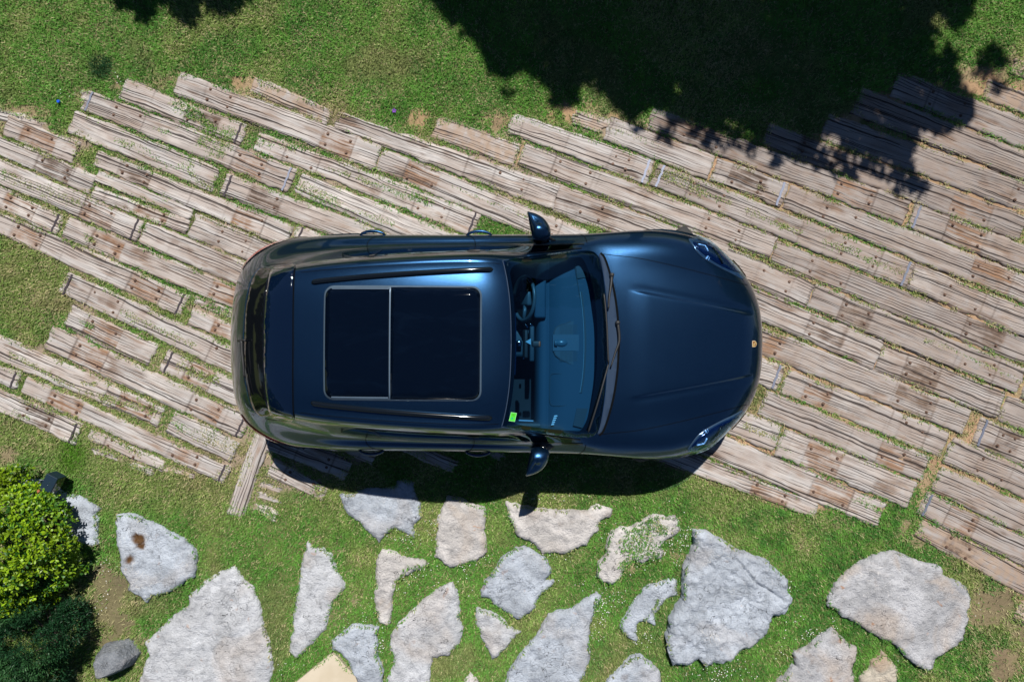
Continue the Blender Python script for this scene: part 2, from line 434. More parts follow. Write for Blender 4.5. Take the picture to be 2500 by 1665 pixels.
def bolt_mesh():
    bm = bmesh.new()
    bmesh.ops.create_cone(bm, cap_ends=True, segments=12, radius1=0.016, radius2=0.015, depth=0.006, matrix=Matrix.Translation((0, 0, 0.003)))
    bmesh.ops.create_cone(bm, cap_ends=True, segments=6, radius1=0.0105, radius2=0.0095, depth=0.010, matrix=Matrix.Translation((0, 0, 0.010)))
    me = bpy.data.meshes.new("bolt"); bm.to_mesh(me); bm.free(); me.materials.append(BOLT)
    return me
BOLT_ME = bolt_mesh()

SLP = []   # footprints for the ground cover
def make_sleeper(idx, rec):
    za, x0, y0, zb, x1, y1, w0, w1, code = rec
    codes = code.split()
    a = np.array(g(za, x0, y0)); b = np.array(g(zb, x1, y1))
    sa = (H / F) / Z[za][2]; sb = (H / F) / Z[zb][2]
    w0 *= sa; w1 *= sb
    gr = GROW[idx]; t_ = (b - a) / np.hypot(*(b - a)); n_ = np.array([-t_[1], t_[0]])
    a = a + n_ * (gr[(1, 0)] - gr[(-1, 0)]) / 2; b = b + n_ * (gr[(1, 1)] - gr[(-1, 1)]) / 2
    w0 += gr[(1, 0)] + gr[(-1, 0)]; w1 += gr[(1, 1)] + gr[(-1, 1)]
    # gaps of soil and grass between courses are narrow: keep the measured widths, a hair fuller
    d = b - a; L = float(np.hypot(*d)); t = d / L; nrm = np.array([-t[1], t[0]])
    c0 = (a + b) / 2
    ang = math.atan2(t[1], t[0])
    r = np.random.default_rng(100 + idx)
    nu = max(8, int(L / 0.016)); nv = 15
    uu = np.linspace(-L / 2, L / 2, nu + 1); vs = np.linspace(-1, 1, nv)
    frag = 'f' in codes; sandy = 's' in codes
    U, Vv = np.meshgrid(uu, vs, indexing='ij')
    half = (w0 + (w1 - w0) * (U / L + 0.5)) / 2
    sd = idx * 3.7
    eamp = 0.030 if frag else 0.017
    edge = 1 + (fbm(U * 9, sd + np.sign(Vv) * 5, 3, sd) - 0.5) * 2 * eamp / half * sstep(0.3, 1, abs(Vv)) + (fbm(U * 38, sd + np.sign(Vv) * 9, 2, sd) - 0.5) * 0.014 / half * sstep(0.6, 1, abs(Vv))
    Yl = Vv * half * edge
    bow = (r.random() - 0.5) * 0.02
    Yl = Yl + bow * (1 - (2 * U / L) ** 2)
    # ends worn
    er = (fbm(Vv * 2.2 + sd, sd, 3, 1) - 0.5) * (0.12 if frag else 0.040)
    er2 = (fbm(Vv * 2.2 + sd, sd + 7, 3, 2) - 0.5) * (0.12 if frag else 0.040)
    tt = U / L + 0.5
    Xl = U + er * np.exp(-tt * L / 0.08) + er2 * np.exp(-(1 - tt) * L / 0.08)
    base = 0.027 + r.random() * 0.008
    if frag: base = 0.010
    if sandy: base = 0.024
    Zt = base + (fbm(Xl * 5, Yl * 14 + sd, 3, sd) - 0.5) * 0.012 + (fbm(Xl * 4, Yl * 90 + sd, 2, sd) - 0.5) * 0.006
    Zt = Zt - 0.010 * sstep(0.84, 1.0, abs(Vv)) - 0.008 * sstep(0.02, 0.0, np.minimum(tt, 1 - tt) * L)
    rust = np.zeros_like(U); tone = np.zeros_like(U); seam = np.zeros_like(U); dirt = np.zeros_like(U)
    scale = L / 2.2 if 'A' not in codes else 1
    bolts = []
    long_ = L > 1.45
    for side, key in ((-1, 'L'), (1, 'R')):
        kind = int([c for c in codes if c[0] == key and c[1:].isdigit()][0][1:])
        if kind == 0: continue
        if long_:
            e0 = 0.13 * L; e1 = 0.27 * L + 0.03
        else:
            e0 = 0.16 * min(L, 1.9) + 0.05; e1 = e0 + 0.36
        e0 += r.normal() * 0.01
        dist = (U + L / 2) if side < 0 else (L / 2 - U)
        ins = sstep(e0 - 0.004, e0 + 0.004, dist) * sstep(e1 + 0.004, e1 - 0.004, dist)
        vis = sstep(-1.0, -0.6, Vv + 0.3 * r.normal()) if kind >= 2 else 1
        wv = sstep(1.02, 0.72, abs(Vv + (r.random() - 0.5) * 0.25))
        Zt = Zt - 0.006 * ins * (1 if kind >= 1 else 0)
        if kind >= 2:
            rust = np.maximum(rust, ins * wv)
            if kind == 3: tone = np.maximum(tone, ins)
            Zt = Zt - 0.007 * ins * wv * fbm(Xl * 8, Yl * 60, 3, sd)
        else:
            rust = np.maximum(rust, ins * wv * 0.22)
        seam = np.maximum(seam, np.exp(-((dist - e0) / 0.0055) ** 2)); seam = np.maximum(seam, np.exp(-((dist - e1) / 0.0055) ** 2) * 0.8)
        if not frag:
            hw = (w0 + w1) / 4
            for dx in (e0 + 0.045, e1 - 0.05):
                for fy in (-0.42, 0.42):
                    if r.random() < 0.2: continue
                    px = (-L / 2 + dx) if side < 0 else (L / 2 - dx)
                    if not long_ and abs(px) > L / 2 - 0.05: continue
                    bolts.append((px + r.normal() * 0.006, fy * hw + r.normal() * 0.006))
    for _ in range(r.integers(1, 4)):      # saw and bearing marks across the timber
        ps = -L / 2 + L * r.random(); sl_ = (r.random() - .5) * .08
        seam = np.maximum(seam, np.exp(-((U - ps - sl_ * Yl) / 0.004) ** 2) * (.3 + .5 * r.random()))
    pr = fbm(Xl * 2.2, Yl * 7 + sd, 3, sd + 8)     # rot pits
    rust = np.maximum(rust, sstep(.64, .74, pr) * .8); tone = np.where((pr > .62) & (rust < .85), .6, tone); Zt = Zt - .010 * sstep(.64, .76, pr)
    if sandy: dirt[:] = 0.75
    dirt = np.maximum(dirt, 0.55 * sstep(0.75, 1.0, abs(Vv)) * fbm(Xl * 6, Yl * 6, 2, sd + 3))
    wx = c0[0] + Xl * t[0] + Yl * nrm[0]
    dirt = np.maximum(dirt, 0.35 * sstep(1.2, 3.2, wx) * fbm(Xl * 3, Yl * 3, 2, sd + 5))
    # mesh: top grid plus a skirt down to -0.09
    n1, n2 = U.shape
    top = np.stack([Xl, Yl, Zt], -1).reshape(-1, 3)
    ids = np.arange(n1 * n2).reshape(n1, n2)
    q = np.stack([ids[:-1, :-1], ids[1:, :-1], ids[1:, 1:], ids[:-1, 1:]], -1).reshape(-1, 4)
    ring = np.r_[ids[:, 0], ids[-1, 1:], ids[::-1, -1][1:], ids[0, ::-1][1:-1]]
    low = top[ring].copy(); low[:, 2] = -0.09
    m0 = len(top); V = np.vstack([top, low]); nr = len(ring)
    k = np.arange(nr)
    sk = np.stack([ring[k], m0 + k, m0 + (k + 1) % nr, ring[(k + 1) % nr]], -1)
    Fc = np.vstack([q, sk])
    uv = np.stack([V[:, 0], V[:, 1]], -1) + np.array([0, (idx * 0.37) % 3])
    A = {}
    for nm, arr in (("rust", rust), ("tone", tone), ("seam", seam), ("dirt", dirt)):
        f = arr.ravel(); A[nm] = np.r_[f, f[ring]]
    root = empty("railway_sleeper", (c0[0], c0[1], 0), ang)
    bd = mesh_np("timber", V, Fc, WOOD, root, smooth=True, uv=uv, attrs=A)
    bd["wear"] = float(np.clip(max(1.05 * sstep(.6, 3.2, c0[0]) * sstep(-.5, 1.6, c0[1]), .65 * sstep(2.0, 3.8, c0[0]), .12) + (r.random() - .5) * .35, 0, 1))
    for (bx, by) in bolts:
        o = bpy.data.objects.new("bolt", BOLT_ME); link(o, root)
        o.location = (bx, by, base - 0.010); o.rotation_euler = (0, 0, r.random() * 3)
    hw = (w0 + w1) / 4
    rightside = c0[0] > -0.2
    for cd_ in codes:
        if cd_ in ('b', 'e', 'be'):
            for sgn in ((-1,) if cd_ == 'b' else (1,) if cd_ == 'e' else (-1, 1)):
                bm = bmesh.new()
                xx = sgn * (L / 2 - 0.055)
                hh = (w0 if sgn < 0 else w1) / 2
                pts = [(xx + 0.004 * math.sin(k * 2.1 + idx), hh * (-0.96 + 1.92 * k / 8)) for k in range(9)]
                wd = 0.011 if rightside else 0.009
                vs_ = []
                for (X_, Y_) in pts:
                    vs_.append([bm.verts.new((X_ - wd, Y_, base + 0.006)), bm.verts.new((X_ + wd, Y_, base + 0.006)), bm.verts.new((X_ + wd, Y_, base - 0.02)), bm.verts.new((X_ - wd, Y_, base - 0.02))])
                for k in range(8):
                    for e in range(4):
                        bm.faces.new((vs_[k][e], vs_[k][(e + 1) % 4], vs_[k + 1][(e + 1) % 4], vs_[k + 1][e]))
                bm.faces.new(vs_[0][::-1]); bm.faces.new(vs_[-1])
                bm_obj("end_band", bm, BAND if (rightside or idx in (4,)) else BANDR, root)
    # footprint
    P = [a - nrm * w0 / 2, b - nrm * w1 / 2, b + nrm * w1 / 2, a + nrm * w0 / 2]
    SLP.append(dict(root=root, poly=np.array(P), a=a, b=b, L=L, codes=codes, idx=idx, frag=frag, base=base))
# courses lie almost touching: close the gaps left by measuring between grass edges
def rect_of(rec):
    za, x0, y0, zb, x1, y1, w0, w1, code = rec
    a = np.array(g(za, x0, y0)); b = np.array(g(zb, x1, y1)); w0 = w0 * (H / F) / Z[za][2]; w1 = w1 * (H / F) / Z[zb][2]
    t = (b - a) / np.hypot(*(b - a)); n = np.array([-t[1], t[0]])
    return a, b, w0, w1, t, n
RC = [rect_of(r) for r in SL]
POL = [np.array([a - n * w0 / 2, b - n * w1 / 2, b + n * w1 / 2, a + n * w0 / 2]) for a, b, w0, w1, t, n in RC]
GROW = []
for i, (a, b, w0, w1, t, n) in enumerate(RC):
    rr = np.random.default_rng(900 + i); gr = {}
    small = 'f' in SL[i][8].split() or 'v' in SL[i][8].split()
    for sd_ in (-1, 1):
        gaps = []
        for f in np.linspace(.04, .96, 14):
            o_ = a + (b - a) * f + n * sd_ * ((w0 + (w1 - w0) * f) / 2 + .001)
            ds = np.arange(0, .14, .005); X = o_[0] + n[0] * sd_ * ds; Y = o_[1] + n[1] * sd_ * ds; hitd = .16
            for j, Pj in enumerate(POL):
                if j == i or abs(Pj[:, 0].mean() - o_[0]) > 2.6 or abs(Pj[:, 1].mean() - o_[1]) > 1.8: continue
                m = in_poly(X, Y, Pj)
                if m.any(): hitd = min(hitd, ds[m.argmax()])
            gaps.append(hitd)
        gaps = np.array(gaps)
        for e, gg in ((0, gaps[:7]), (1, gaps[7:])):
            q = np.percentile(gg, 25)
            tgt = (.036 if a[0] < -1.6 and a[1] < .6 else .024 if a[0] < -1 else .020) * (0.5 + rr.random())
            v = .016 if q > .155 else min(.042, max(-.01, (q - tgt) / 2))
            gr[(sd_, e)] = 0 if small else v
    GROW.append(gr)
for i, rec in enumerate(SL):
    make_sleeper(i, rec)

# --- which sleeper is which, in words one can check in the photograph
CAR_OUT = [(575, 800), (578, 755), (608, 653), (641, 614), (740, 581), (1260, 571), (1581, 557), (1710, 573), (1800, 620), (1853, 728), (1864, 838),
           (1850, 960), (1800, 1060), (1710, 1105), (1581, 1120), (1260, 1104), (740, 1090), (641, 1060), (590, 980)]
def topx(p): return (p[0] * F / H + 1250, -p[1] * F / H + 832.5)
ORD = ["first", "second", "third", "fourth", "fifth", "sixth", "seventh", "eighth", "ninth", "tenth", "eleventh", "twelfth", "thirteenth", "fourteenth", "fifteenth", "sixteenth", "seventeenth", "eighteenth", "nineteenth", "twentieth", "twenty-first", "twenty-second"]
zones = {}
for s in SLP:
    a = topx(s['a']); b = topx(s['b'])
    ts = np.linspace(0, 1, 60)
    X = a[0] + (b[0] - a[0]) * ts; Y = a[1] + (b[1] - a[1]) * ts
    inc = in_poly(X, Y, CAR_OUT)
    fr = (X > 0) & (X < 2500) & (Y > 0) & (Y < 1665)
    vis = fr & ~inc
    if not vis.any(): vis = fr
    vx, vy = X[vis].mean(), Y[vis].mean()
    if s['frag'] and not (X.min() < 0): z = ('frag', vy)
    elif 'v' in s['codes']: z = ('vert', 0)
    elif X.min() < 5: z = ('left', vy + (0 - vx) * 0.42)
    elif X.max() > 2495: z = ('right', vy + (2500 - vx) * 0.4)
    elif inc.any():
        if vx < 620: z = ('rear', vy)
        elif vx > 1830 or (vx > 1700 and vy > 900): z = ('nose', vy)
        elif vy < 800: z = ('driver', vx)
        else: z = ('passenger', vx)
    else:
        if vx < 1150 and vy < 560: z = ('ul', vy + 0.2 * vx)
        elif vx < 700: z = ('ll', vy)
        elif vy < 620: z = ('top', vx)
        else: z = ('lr', vy)
    zones.setdefault(z[0], []).append((z[1], s))
TXT = dict(frag="buried wooden remnant in the grass, {o} counting downwards", vert="the only sleeper laid crosswise, split and mossy, below the car's tail",
           left="{o} from the top among those cut by the photo's left edge", right="{o} from the top among those cut by the photo's right edge",
           rear="{o} from the top among those running under the car's tail", nose="{o} from the top among those running under the car's nose",
           driver="{o} from the left among those running under the driver's side", passenger="{o} from the left among those under the shaded passenger side",
           ul="{o} down of those lying free between upper left lawn and car", ll="{o} down of those lying free at the lower left",
           top="{o} from the left of those lying free above the bonnet", lr="{o} down of those lying free right of the nose")
for zk, lst in zones.items():
    lst.sort(key=lambda q: q[0])
    for k, (_, s) in enumerate(lst):
        cs = s['codes']
        look = "plain grey"
        if any(c in cs for c in ('L3', 'R3')): look = "dark-seated"
        elif any(c in cs for c in ('L2', 'R2')): look = "brown-seated"
        elif any(c in cs for c in ('L1', 'R1')): look = "bolt-holed grey"
        if 's' in cs: look = "sand-dusted"
        if any(c in cs for c in ('e', 'b', 'be')): look = look.replace(" grey", "") + " steel-tipped"
        lab = look + " sleeper, " + TXT[zk].format(o=ORD[min(k, 21)]) if zk != 'frag' else "short " + TXT[zk].format(o=ORD[min(k, 21)])
        if zk == 'vert': lab = TXT[zk]
        tag(s['root'], lab, "railway sleeper", "old railway sleepers laid as paving")
# ------------------------------------------------------------------ stones
def stone_material(name, base, warm, veins=0.5, seed=0.0):
    m = NG(name)
    tc = m.n("TexCoord").outputs["Object"]
    oi = m.n("ObjectInfo").outputs["Random"]
    cmb = m.n("CombineXYZ"); m.set(cmb.inputs[0], m.math('MULTIPLY', oi, 40)); m.set(cmb.inputs[1], m.math('MULTIPLY', oi, 23)); m.set(cmb.inputs[2], seed)
    P = m.vadd(tc, cmb.outputs[0])
    big = m.noise(P, 3.0, 5, 0.6, 0.6); mid = m.noise(P, 11.0, 5, 0.65); fine = m.noise(P, 70.0, 4, 0.7)
    wsh = m.noise(P, 1.7, 3, 0.5, 1.0)
    c = m.mix(m.ss(big, 0.35, 0.68), base, tuple(min(1, x * 1.45) for x in base))
    c = m.mix(m.math('MULTIPLY', m.ss(mid, 0.48, 0.72), 0.55), c, tuple(x * 0.50 for x in base))
    c = m.mix(m.math('MULTIPLY', m.ss(wsh, 0.50, 0.68), warm), c, (0.44, 0.335, 0.25))
    spot = m.noise(m.vadd(P, (5, 3, 1)), 7.0, 3, 0.5, 0.4)
    c = m.mix(m.math('MULTIPLY', m.ss(spot, 0.67, 0.74), min(1, warm * 1.4)), c, (0.42, 0.20, 0.09))
    # white calcite veins and dark hairline cracks
    v = m.n("TexVoronoi"); v.feature = 'DISTANCE_TO_EDGE'
    m.set(v.inputs["Vector"], m.vadd(P, m.n("TexNoise", i_Vector=P, i_Scale=5.0).outputs[1])); v.inputs["Scale"].default_value = 2.6
    ve = m.ss(v.outputs[0], 0.018, 0.0)
    vm = m.ss(m.noise(P, 3.3, 2), 0.52, 0.66)
    c = m.mix(m.math('MULTIPLY', m.math('MULTIPLY', ve, vm), veins), c, (0.72, 0.70, 0.68))
    v2 = m.n("TexVoronoi"); v2.feature = 'DISTANCE_TO_EDGE'
    m.set(v2.inputs["Vector"], m.vadd(P, m.n("TexNoise", i_Vector=P, i_Scale=9.0).outputs[1])); v2.inputs["Scale"].default_value = 1.9
    cr = m.math('MULTIPLY', m.ss(v2.outputs[0], 0.008, 0.0), m.ss(m.noise(m.vadd(P, (9, 9, 9)), 2.7, 2), 0.5, 0.62))
    c = m.mix(m.math('MULTIPLY', cr, 0.8), c, (0.07, 0.06, 0.055))
    c = m.mix(m.math('MULTIPLY', m.ss(fine, 0.45, 0.7), 0.25), c, tuple(x * 0.5 for x in base))
    c = m.mix(m.math('MULTIPLY', m.ss(fine, 0.5, 0.3), 0.3), c, (0.60, 0.59, 0.58))
    rs = m.attr("rust")
    c = m.mix(rs, c, (0.115, 0.058, 0.022))
    h = m.math('SUBTRACT', m.math('ADD', m.math('MULTIPLY', mid, 1.4), m.math('MULTIPLY', fine, 0.5)), m.math('MULTIPLY', cr, 1.2))
    rg = m.math('SUBTRACT', 0.85, m.math('MULTIPLY', rs, 0.5))
    return m.bsdf(c, rough=rg, spec=0.3, bump=h, bstr=1.0, bdist=0.03)
ST_BLUE = stone_material("blue_grey_limestone", (0.365, 0.405, 0.47), 0.20, 0.7, 1.0)
ST_PALE = stone_material("pale_grey_limestone", (0.445, 0.46, 0.495), 0.30, 0.3, 2.0)
ST_PINK = stone_material("pinkish_limestone", (0.48, 0.46, 0.455), 0.45, 0.2, 3.0)
ST_GREY = stone_material("grey_brown_limestone", (0.375, 0.38, 0.405), 0.55, 0.6, 4.0)
ST_OCHRE = stone_material("ochre_veined_limestone", (0.40, 0.36, 0.30), 1.0, 0.3, 5.0)

STONES = [
 ('I',[(120,150),(200,190),(340,220),(420,280),(560,330),(680,395),(640,420),(655,470),(640,560),(665,640),(600,660),(480,600),(380,480),(250,380),(100,260)],.035,ST_BLUE,"long blue-grey flagstone partly hidden under the green shrub",[]),
 ('I',[(780,440),(850,420),(900,435),(960,470),(1060,500),(1200,580),(1320,680),(1320,740),(1310,860),(1200,930),(1010,1010),(975,1045),(940,1000),(850,960),(860,910),(800,800),(790,640),(775,520)],.055,ST_BLUE,"pear-shaped grey flagstone with two rusty brown hollows",[(935,600,38),(950,650,22),(915,580,24),(875,735,26)]),
 ('I',[(1580,790),(1640,870),(1720,940),(1760,1080),(1790,1220),(1840,1400),(1840,1500),(1780,1700),(880,1700),(1000,1400),(970,1300),(1100,1180),(1180,1100),(1260,1050),(1270,970),(1400,880),(1500,810)],.03,ST_PALE,"largest pale flat flagstone, cut by the bottom edge beside the boulder",[]),
 ('J',[(370,730),(400,770),(460,765),(520,800),(560,920),(600,980),(590,1020),(530,1080),(480,1240),(420,1330),(330,1400),(290,1430),(255,1390),(275,1250),(290,1100),(320,900),(350,800)],.03,ST_PALE,"tall narrow pale flagstone standing alone in dry brownish lawn",[]),
 ('J',[(560,440),(640,440),(680,410),(780,400),(890,390),(900,350),(950,345),(1015,370),(1010,400),(1050,490),(1065,580),(1010,640),(1010,710),(960,670),(890,650),(840,680),(800,735),(740,690),(640,580),(580,520)],.04,ST_BLUE,"ragged grey flagstone whose top lies in the car's shadow",[]),
 ('J',[(1220,450),(1290,460),(1380,510),(1440,515),(1455,570),(1440,660),(1455,750),(1450,790),(1380,840),(1290,870),(1230,890),(1190,840),(1130,820),(1145,700),(1150,580),(1190,500)],.05,ST_PINK,"squarish cream flagstone just below the car's shadow edge",[]),
 ('K',[(235,350),(330,370),(420,390),(600,400),(700,400),(790,410),(850,370),(900,390),(955,400),(940,450),(870,490),(870,540),(810,590),(790,650),(700,680),(640,710),(480,705),(430,630),(330,590),(300,560),(260,460)],.06,ST_PINK,"wide pinkish flagstone touched by the mirror's shadow",[(563,450,10),(605,500,13),(690,480,9)]),
 ('K',[(300,660),(380,660),(450,700),(520,750),(550,810),(500,890),(565,880),(575,900),(520,950),(470,980),(430,1080),(310,1160),(220,1090),(130,1020),(60,1000),(60,950),(90,880),(160,810),(220,720)],.05,ST_BLUE,"diamond-shaped blue-grey flagstone with a corner split off",[]),
 ('J',[(815,765),(870,775),(950,810),(1010,830),(1070,825),(1115,860),(1060,890),(1000,910),(940,940),(910,960),(880,1060),(880,1150),(865,1210),(850,1240),(800,1220),(780,1130),(780,1000),(785,850)],.04,ST_PINK,"hooked cream flagstone with grass filling its inner corner",[]),
 ('J',[(1250,965),(1280,1020),(1295,1130),(1290,1200),(1315,1250),(1290,1350),(1220,1410),(1130,1430),(1110,1500),(1120,1640),(810,1640),(880,1480),(890,1420),(865,1380),(870,1290),(920,1220),(1010,1130),(1090,1060),(1160,1000)],.045,ST_PALE,"long slanting grey flagstone with a yellowish left edge",[]),
 ('K',[(40,1070),(100,1090),(180,1110),(230,1160),(250,1200),(290,1210),(350,1230),(300,1270),(220,1360),(140,1435),(110,1330),(60,1260),(30,1180),(30,1100)],.04,ST_PALE,"small kite-shaped flagstone below the diamond-shaped one",[]),
 ('J',[(510,1320),(560,1290),(640,1230),(720,1230),(800,1245),(780,1290),(790,1350),(795,1420),(830,1500),(820,1640),(720,1640),(600,1450),(560,1400),(515,1380)],.06,ST_BLUE,"grey flagstone overhanging the smooth beige slab",[]),
 ('K',[(850,960),(890,990),(860,1060),(830,1130),(800,1200),(800,1300),(820,1400),(780,1500),(720,1640),(200,1680),(250,1510),(330,1400),(420,1290),(480,1190),(530,1120),(600,1090),(660,1080),(740,1040),(790,1000)],.06,ST_BLUE,"large slanting blue-grey flagstone with white veins, at the bottom centre",[(460,1340,10),(560,1350,13)]),
 ('K',[(1140,490),(1240,440),(1330,450),(1390,445),(1420,520),(1400,560),(1320,610),(1300,650),(1310,700),(1290,740),(1240,720),(1170,780),(1110,740),(1040,810),(1010,860),(960,905),(890,895),(860,850),(860,770),(910,710),(920,620),(950,540),(1010,520),(1080,520)],.07,ST_PINK,"broken cream stone overgrown with flowering ground cover",[]),
 ('K',[(1350,870),(1395,878),(1405,985),(1360,1000),(1320,1020),(1290,1065),(1250,1110),(1250,1185),(1180,1175),(1150,1160),(1125,1180),(1125,1300),(1055,1260),(1008,1190),(1045,1130),(1080,1050),(1140,980),(1190,915),(1290,890)],.035,ST_BLUE,"small crooked grey flagstone left of the biggest raised one",[]),
 ('K',[(1520,550),(1600,550),(1650,580),(1750,640),(1840,690),(2030,760),(2150,880),(2150,940),(2180,1000),(2130,1100),(2060,1140),(1990,1260),(1920,1340),(1800,1380),(1720,1450),(1640,1430),(1600,1490),(1550,1430),(1480,1460),(1420,1450),(1370,1480),(1330,1300),(1350,1180),(1400,1080),(1440,1000),(1450,800),(1500,700),(1520,640)],.13,ST_BLUE,"big raised blue-grey rock slab with a long diagonal crack",[]),
 ('K',[(1160,1380),(1220,1450),(1290,1510),(1300,1560),(1280,1660),(860,1660),(960,1530),(1020,1470),(1080,1400)],.06,ST_BLUE,"peaked grey flagstone cut by the bottom edge, between two big ones",[(1040,1530,26)]),
 ('L',[(1040,315),(1150,310),(1280,385),(1420,430),(1575,475),(1590,545),(1650,580),(1760,600),(1820,690),(1870,800),(1850,920),(1855,990),(1800,1080),(1800,1170),(1740,1220),(1640,1290),(1520,1360),(1500,1450),(1440,1490),(1280,1380),(1180,1280),(1080,1200),(940,1130),(820,1060),(740,1000),(600,940),(560,890),(475,850),(490,760),(540,650),(650,550),(750,450),(870,390),(960,350)],.06,ST_GREY,"large round grey-brown flagstone at the lower right",[(1210,880,16),(940,620,16)]),
 ('L',[(540,1065),(590,1130),(680,1200),(760,1250),(765,1320),(740,1420),(755,1720),(-140,1720),(50,1540),(150,1420),(190,1440),(170,1310),(280,1260),(360,1190),(440,1120)],.07,ST_GREY,"blue and ochre flagstone at the bottom, left of the small yellowish one",[(330,1370,22),(380,1450,16),(560,1520,14)]),
 ('L',[(1000,1265),(1050,1320),(1100,1390),(1165,1460),(1140,1720),(760,1720),(800,1520),(880,1450),(920,1370),(980,1340)],.04,ST_OCHRE,"small yellowish wedge-shaped flagstone at the bottom right",[]),
 ('J',[(1355,1520),(1390,1550),(1410,1640),(1290,1640),(1320,1550)],.03,ST_PINK,"tip of a small cream flagstone at the bottom edge",[]),
]
STP = []
def fill_poly(P, step, edge_step=None):
    """triangulate polygon P (n,2) with interior points; returns V2, tris, n_boundary"""
    n = len(P)
    x0, y0 = P.min(0); x1, y1 = P.max(0)
    gx, gy = np.meshgrid(np.arange(x0, x1, step), np.arange(y0, y1, step))
    gx = gx + (rng.random(gx.shape) - 0.5) * step * 0.5; gy = gy + (rng.random(gy.shape) - 0.5) * step * 0.5
    X, Y = gx.ravel(), gy.ravel()
    ok = in_poly(X, Y, P); X, Y = X[ok], Y[ok]
    d = dist_poly(X, Y, P); ok = d > step * 0.45; X, Y = X[ok], Y[ok]
    pts = np.vstack([P, np.stack([X, Y], 1)])
    r = delaunay_2d_cdt([Vector((float(p[0]), float(p[1]))) for p in pts], [], [list(range(n))], 1, 1e-7)
    V2 = np.array([tuple(v) for v in r[0]]); T = [tuple(f) for f in r[2]]
    # boundary loop in output indices
    omap = {}
    for i, lst in enumerate(r[3]):
        for o in lst: omap[o] = i
    bl = [omap[i] for i in range(n) if i in omap]
    return V2, T, bl
for si, (z, pts, hgt, mat, lab, spots) in enumerate(STONES):
    hgt = hgt + .012
    P = np.array([g(z, x, y, hgt) for x, y in pts])
    P = resample(P, 0.018, True)
    c = P.mean(0)
    dirs = np.roll(P, -1, 0) - np.roll(P, 1, 0); nn = np.stack([dirs[:, 1], -dirs[:, 0]], 1); nn /= np.linalg.norm(nn, axis=1)[:, None] + 1e-9
    nz = (fbm(P[:, 0] * 8, P[:, 1] * 8, 4, si) - 0.5) * 0.045 + (fbm(P[:, 0] * 40, P[:, 1] * 40, 2, si) - 0.5) * 0.026
    P = P + nn * nz[:, None]
    STP.append((P, hgt))
    V2, T, bl = fill_poly(P, 0.015 if si == 15 else 0.024)
    d = dist_poly(V2[:, 0], V2[:, 1], P)
    rough = 1.0 if hgt > 0.1 else 0.5
    zz = hgt - (0.022 + 0.02 * rough) * sstep(0.022 + .02 * rough, 0.0, d) + (fbm(V2[:, 0] * 3.5, V2[:, 1] * 3.5, 5, si) - 0.5) * 0.085 * rough + (fbm(V2[:, 0] * 14, V2[:, 1] * 14, 3, si + 9) - 0.5) * 0.034 * (0.5 + rough) + (fbm(V2[:, 0] * 34, V2[:, 1] * 34, 2, si + 4) - 0.5) * 0.010
    if si == 15:   # ledges of the raised slab
        k = (V2[:, 0] * 0.75 + V2[:, 1] * 0.66)
        led = np.floor(k * 3.0 + 1.6 * fbm(V2[:, 0] * 2, V2[:, 1] * 2, 3, 4)); zz = zz + (led % 2) * 0.018
        for cl, dp, wd_ in (([(1795,735),(1850,800),(1900,870),(1960,920),(2030,955),(2110,1010)], .045, .020), ([(1800,950),(1860,1000),(1920,1030),(1980,1040)], .02, .014), ([(1450,800),(1500,860),(1480,960)], .02, .016)):
            Pc = np.array([g('K', *q, hgt) for q in cl]); dc = dist_poly(V2[:, 0], V2[:, 1], Pc, False) + (fbm(V2[:, 0] * 20, V2[:, 1] * 20, 2, 3) - .5) * .012
            zz = zz - dp * sstep(wd_, 0, dc)
    rust = np.zeros(len(V2))
    for (sx, sy, sr) in spots:
        q = np.array(g(z, sx, sy, hgt)); rr = sr * (H / F) / Z[z][2]
        dd = np.hypot(V2[:, 0] - q[0], V2[:, 1] - q[1]) / rr * (0.75 + 0.6 * fbm(V2[:, 0] * 22, V2[:, 1] * 22, 2, si))
        k = sstep(1.25, 0.8, dd); rust = np.maximum(rust, k * (1.0 if si == 1 else 0.35))
        if si == 1: zz = zz - 0.012 * k
    zz = np.maximum(zz, 0.008)
    top = np.column_stack([V2, zz]); low = top[bl].copy(); low[:, 2] = -0.06
    low[:, :2] = c + (low[:, :2] - c) * 0.985
    m0 = len(top); V = np.vstack([top, low]); n = len(bl)
    Fc = list(T) + [(bl[k], m0 + k, m0 + (k + 1) % n, bl[(k + 1) % n]) for k in range(n)]
    # faces upward
    V[:, :2] -= c
    o = mesh_np("flagstone", V, Fc, mat, None, smooth=True, attrs={"rust": np.r_[rust, rust[bl]]}, loc=(c[0], c[1], 0))
    bm = bmesh.new(); bm.from_mesh(o.data); bmesh.ops.recalc_face_normals(bm, faces=bm.faces); bm.to_mesh(o.data); bm.free()
    tag(o, lab, "flagstone", "irregular flagstones set in the lawn")

# smooth beige slab at the bottom edge
P = resample(np.array([g('J', x, y, .05) for x, y in [(512,1398),(545,1405),(600,1470),(660,1530),(720,1700),(140,1700)]]), 0.03, True)
STP.append((P, .05))
V2, T, bl = fill_poly(P, 0.06)
top = np.column_stack([V2, np.full(len(V2), .05)]); low = top[bl].copy(); low[:, 2] = -.05
m0 = len(top); n = len(bl)
sb = NG("beige_plaster"); tcs = sb.n("TexCoord").outputs["Object"]
sbc = sb.mix(sb.ss(sb.noise(tcs, 5, 5), .35, .7), (0.50, 0.43, 0.32), (0.58, 0.51, 0.40))
sbc = sb.mix(sb.math('MULTIPLY', sb.noise(tcs, 90, 3), .25), sbc, (0.5, 0.43, 0.33))
sbm = sb.bsdf(sbc, 0.75)
o = mesh_np("beige_slab", np.vstack([top, low]), list(T) + [(bl[k], m0 + k, m0 + (k + 1) % n, bl[(k + 1) % n]) for k in range(n)], sbm)
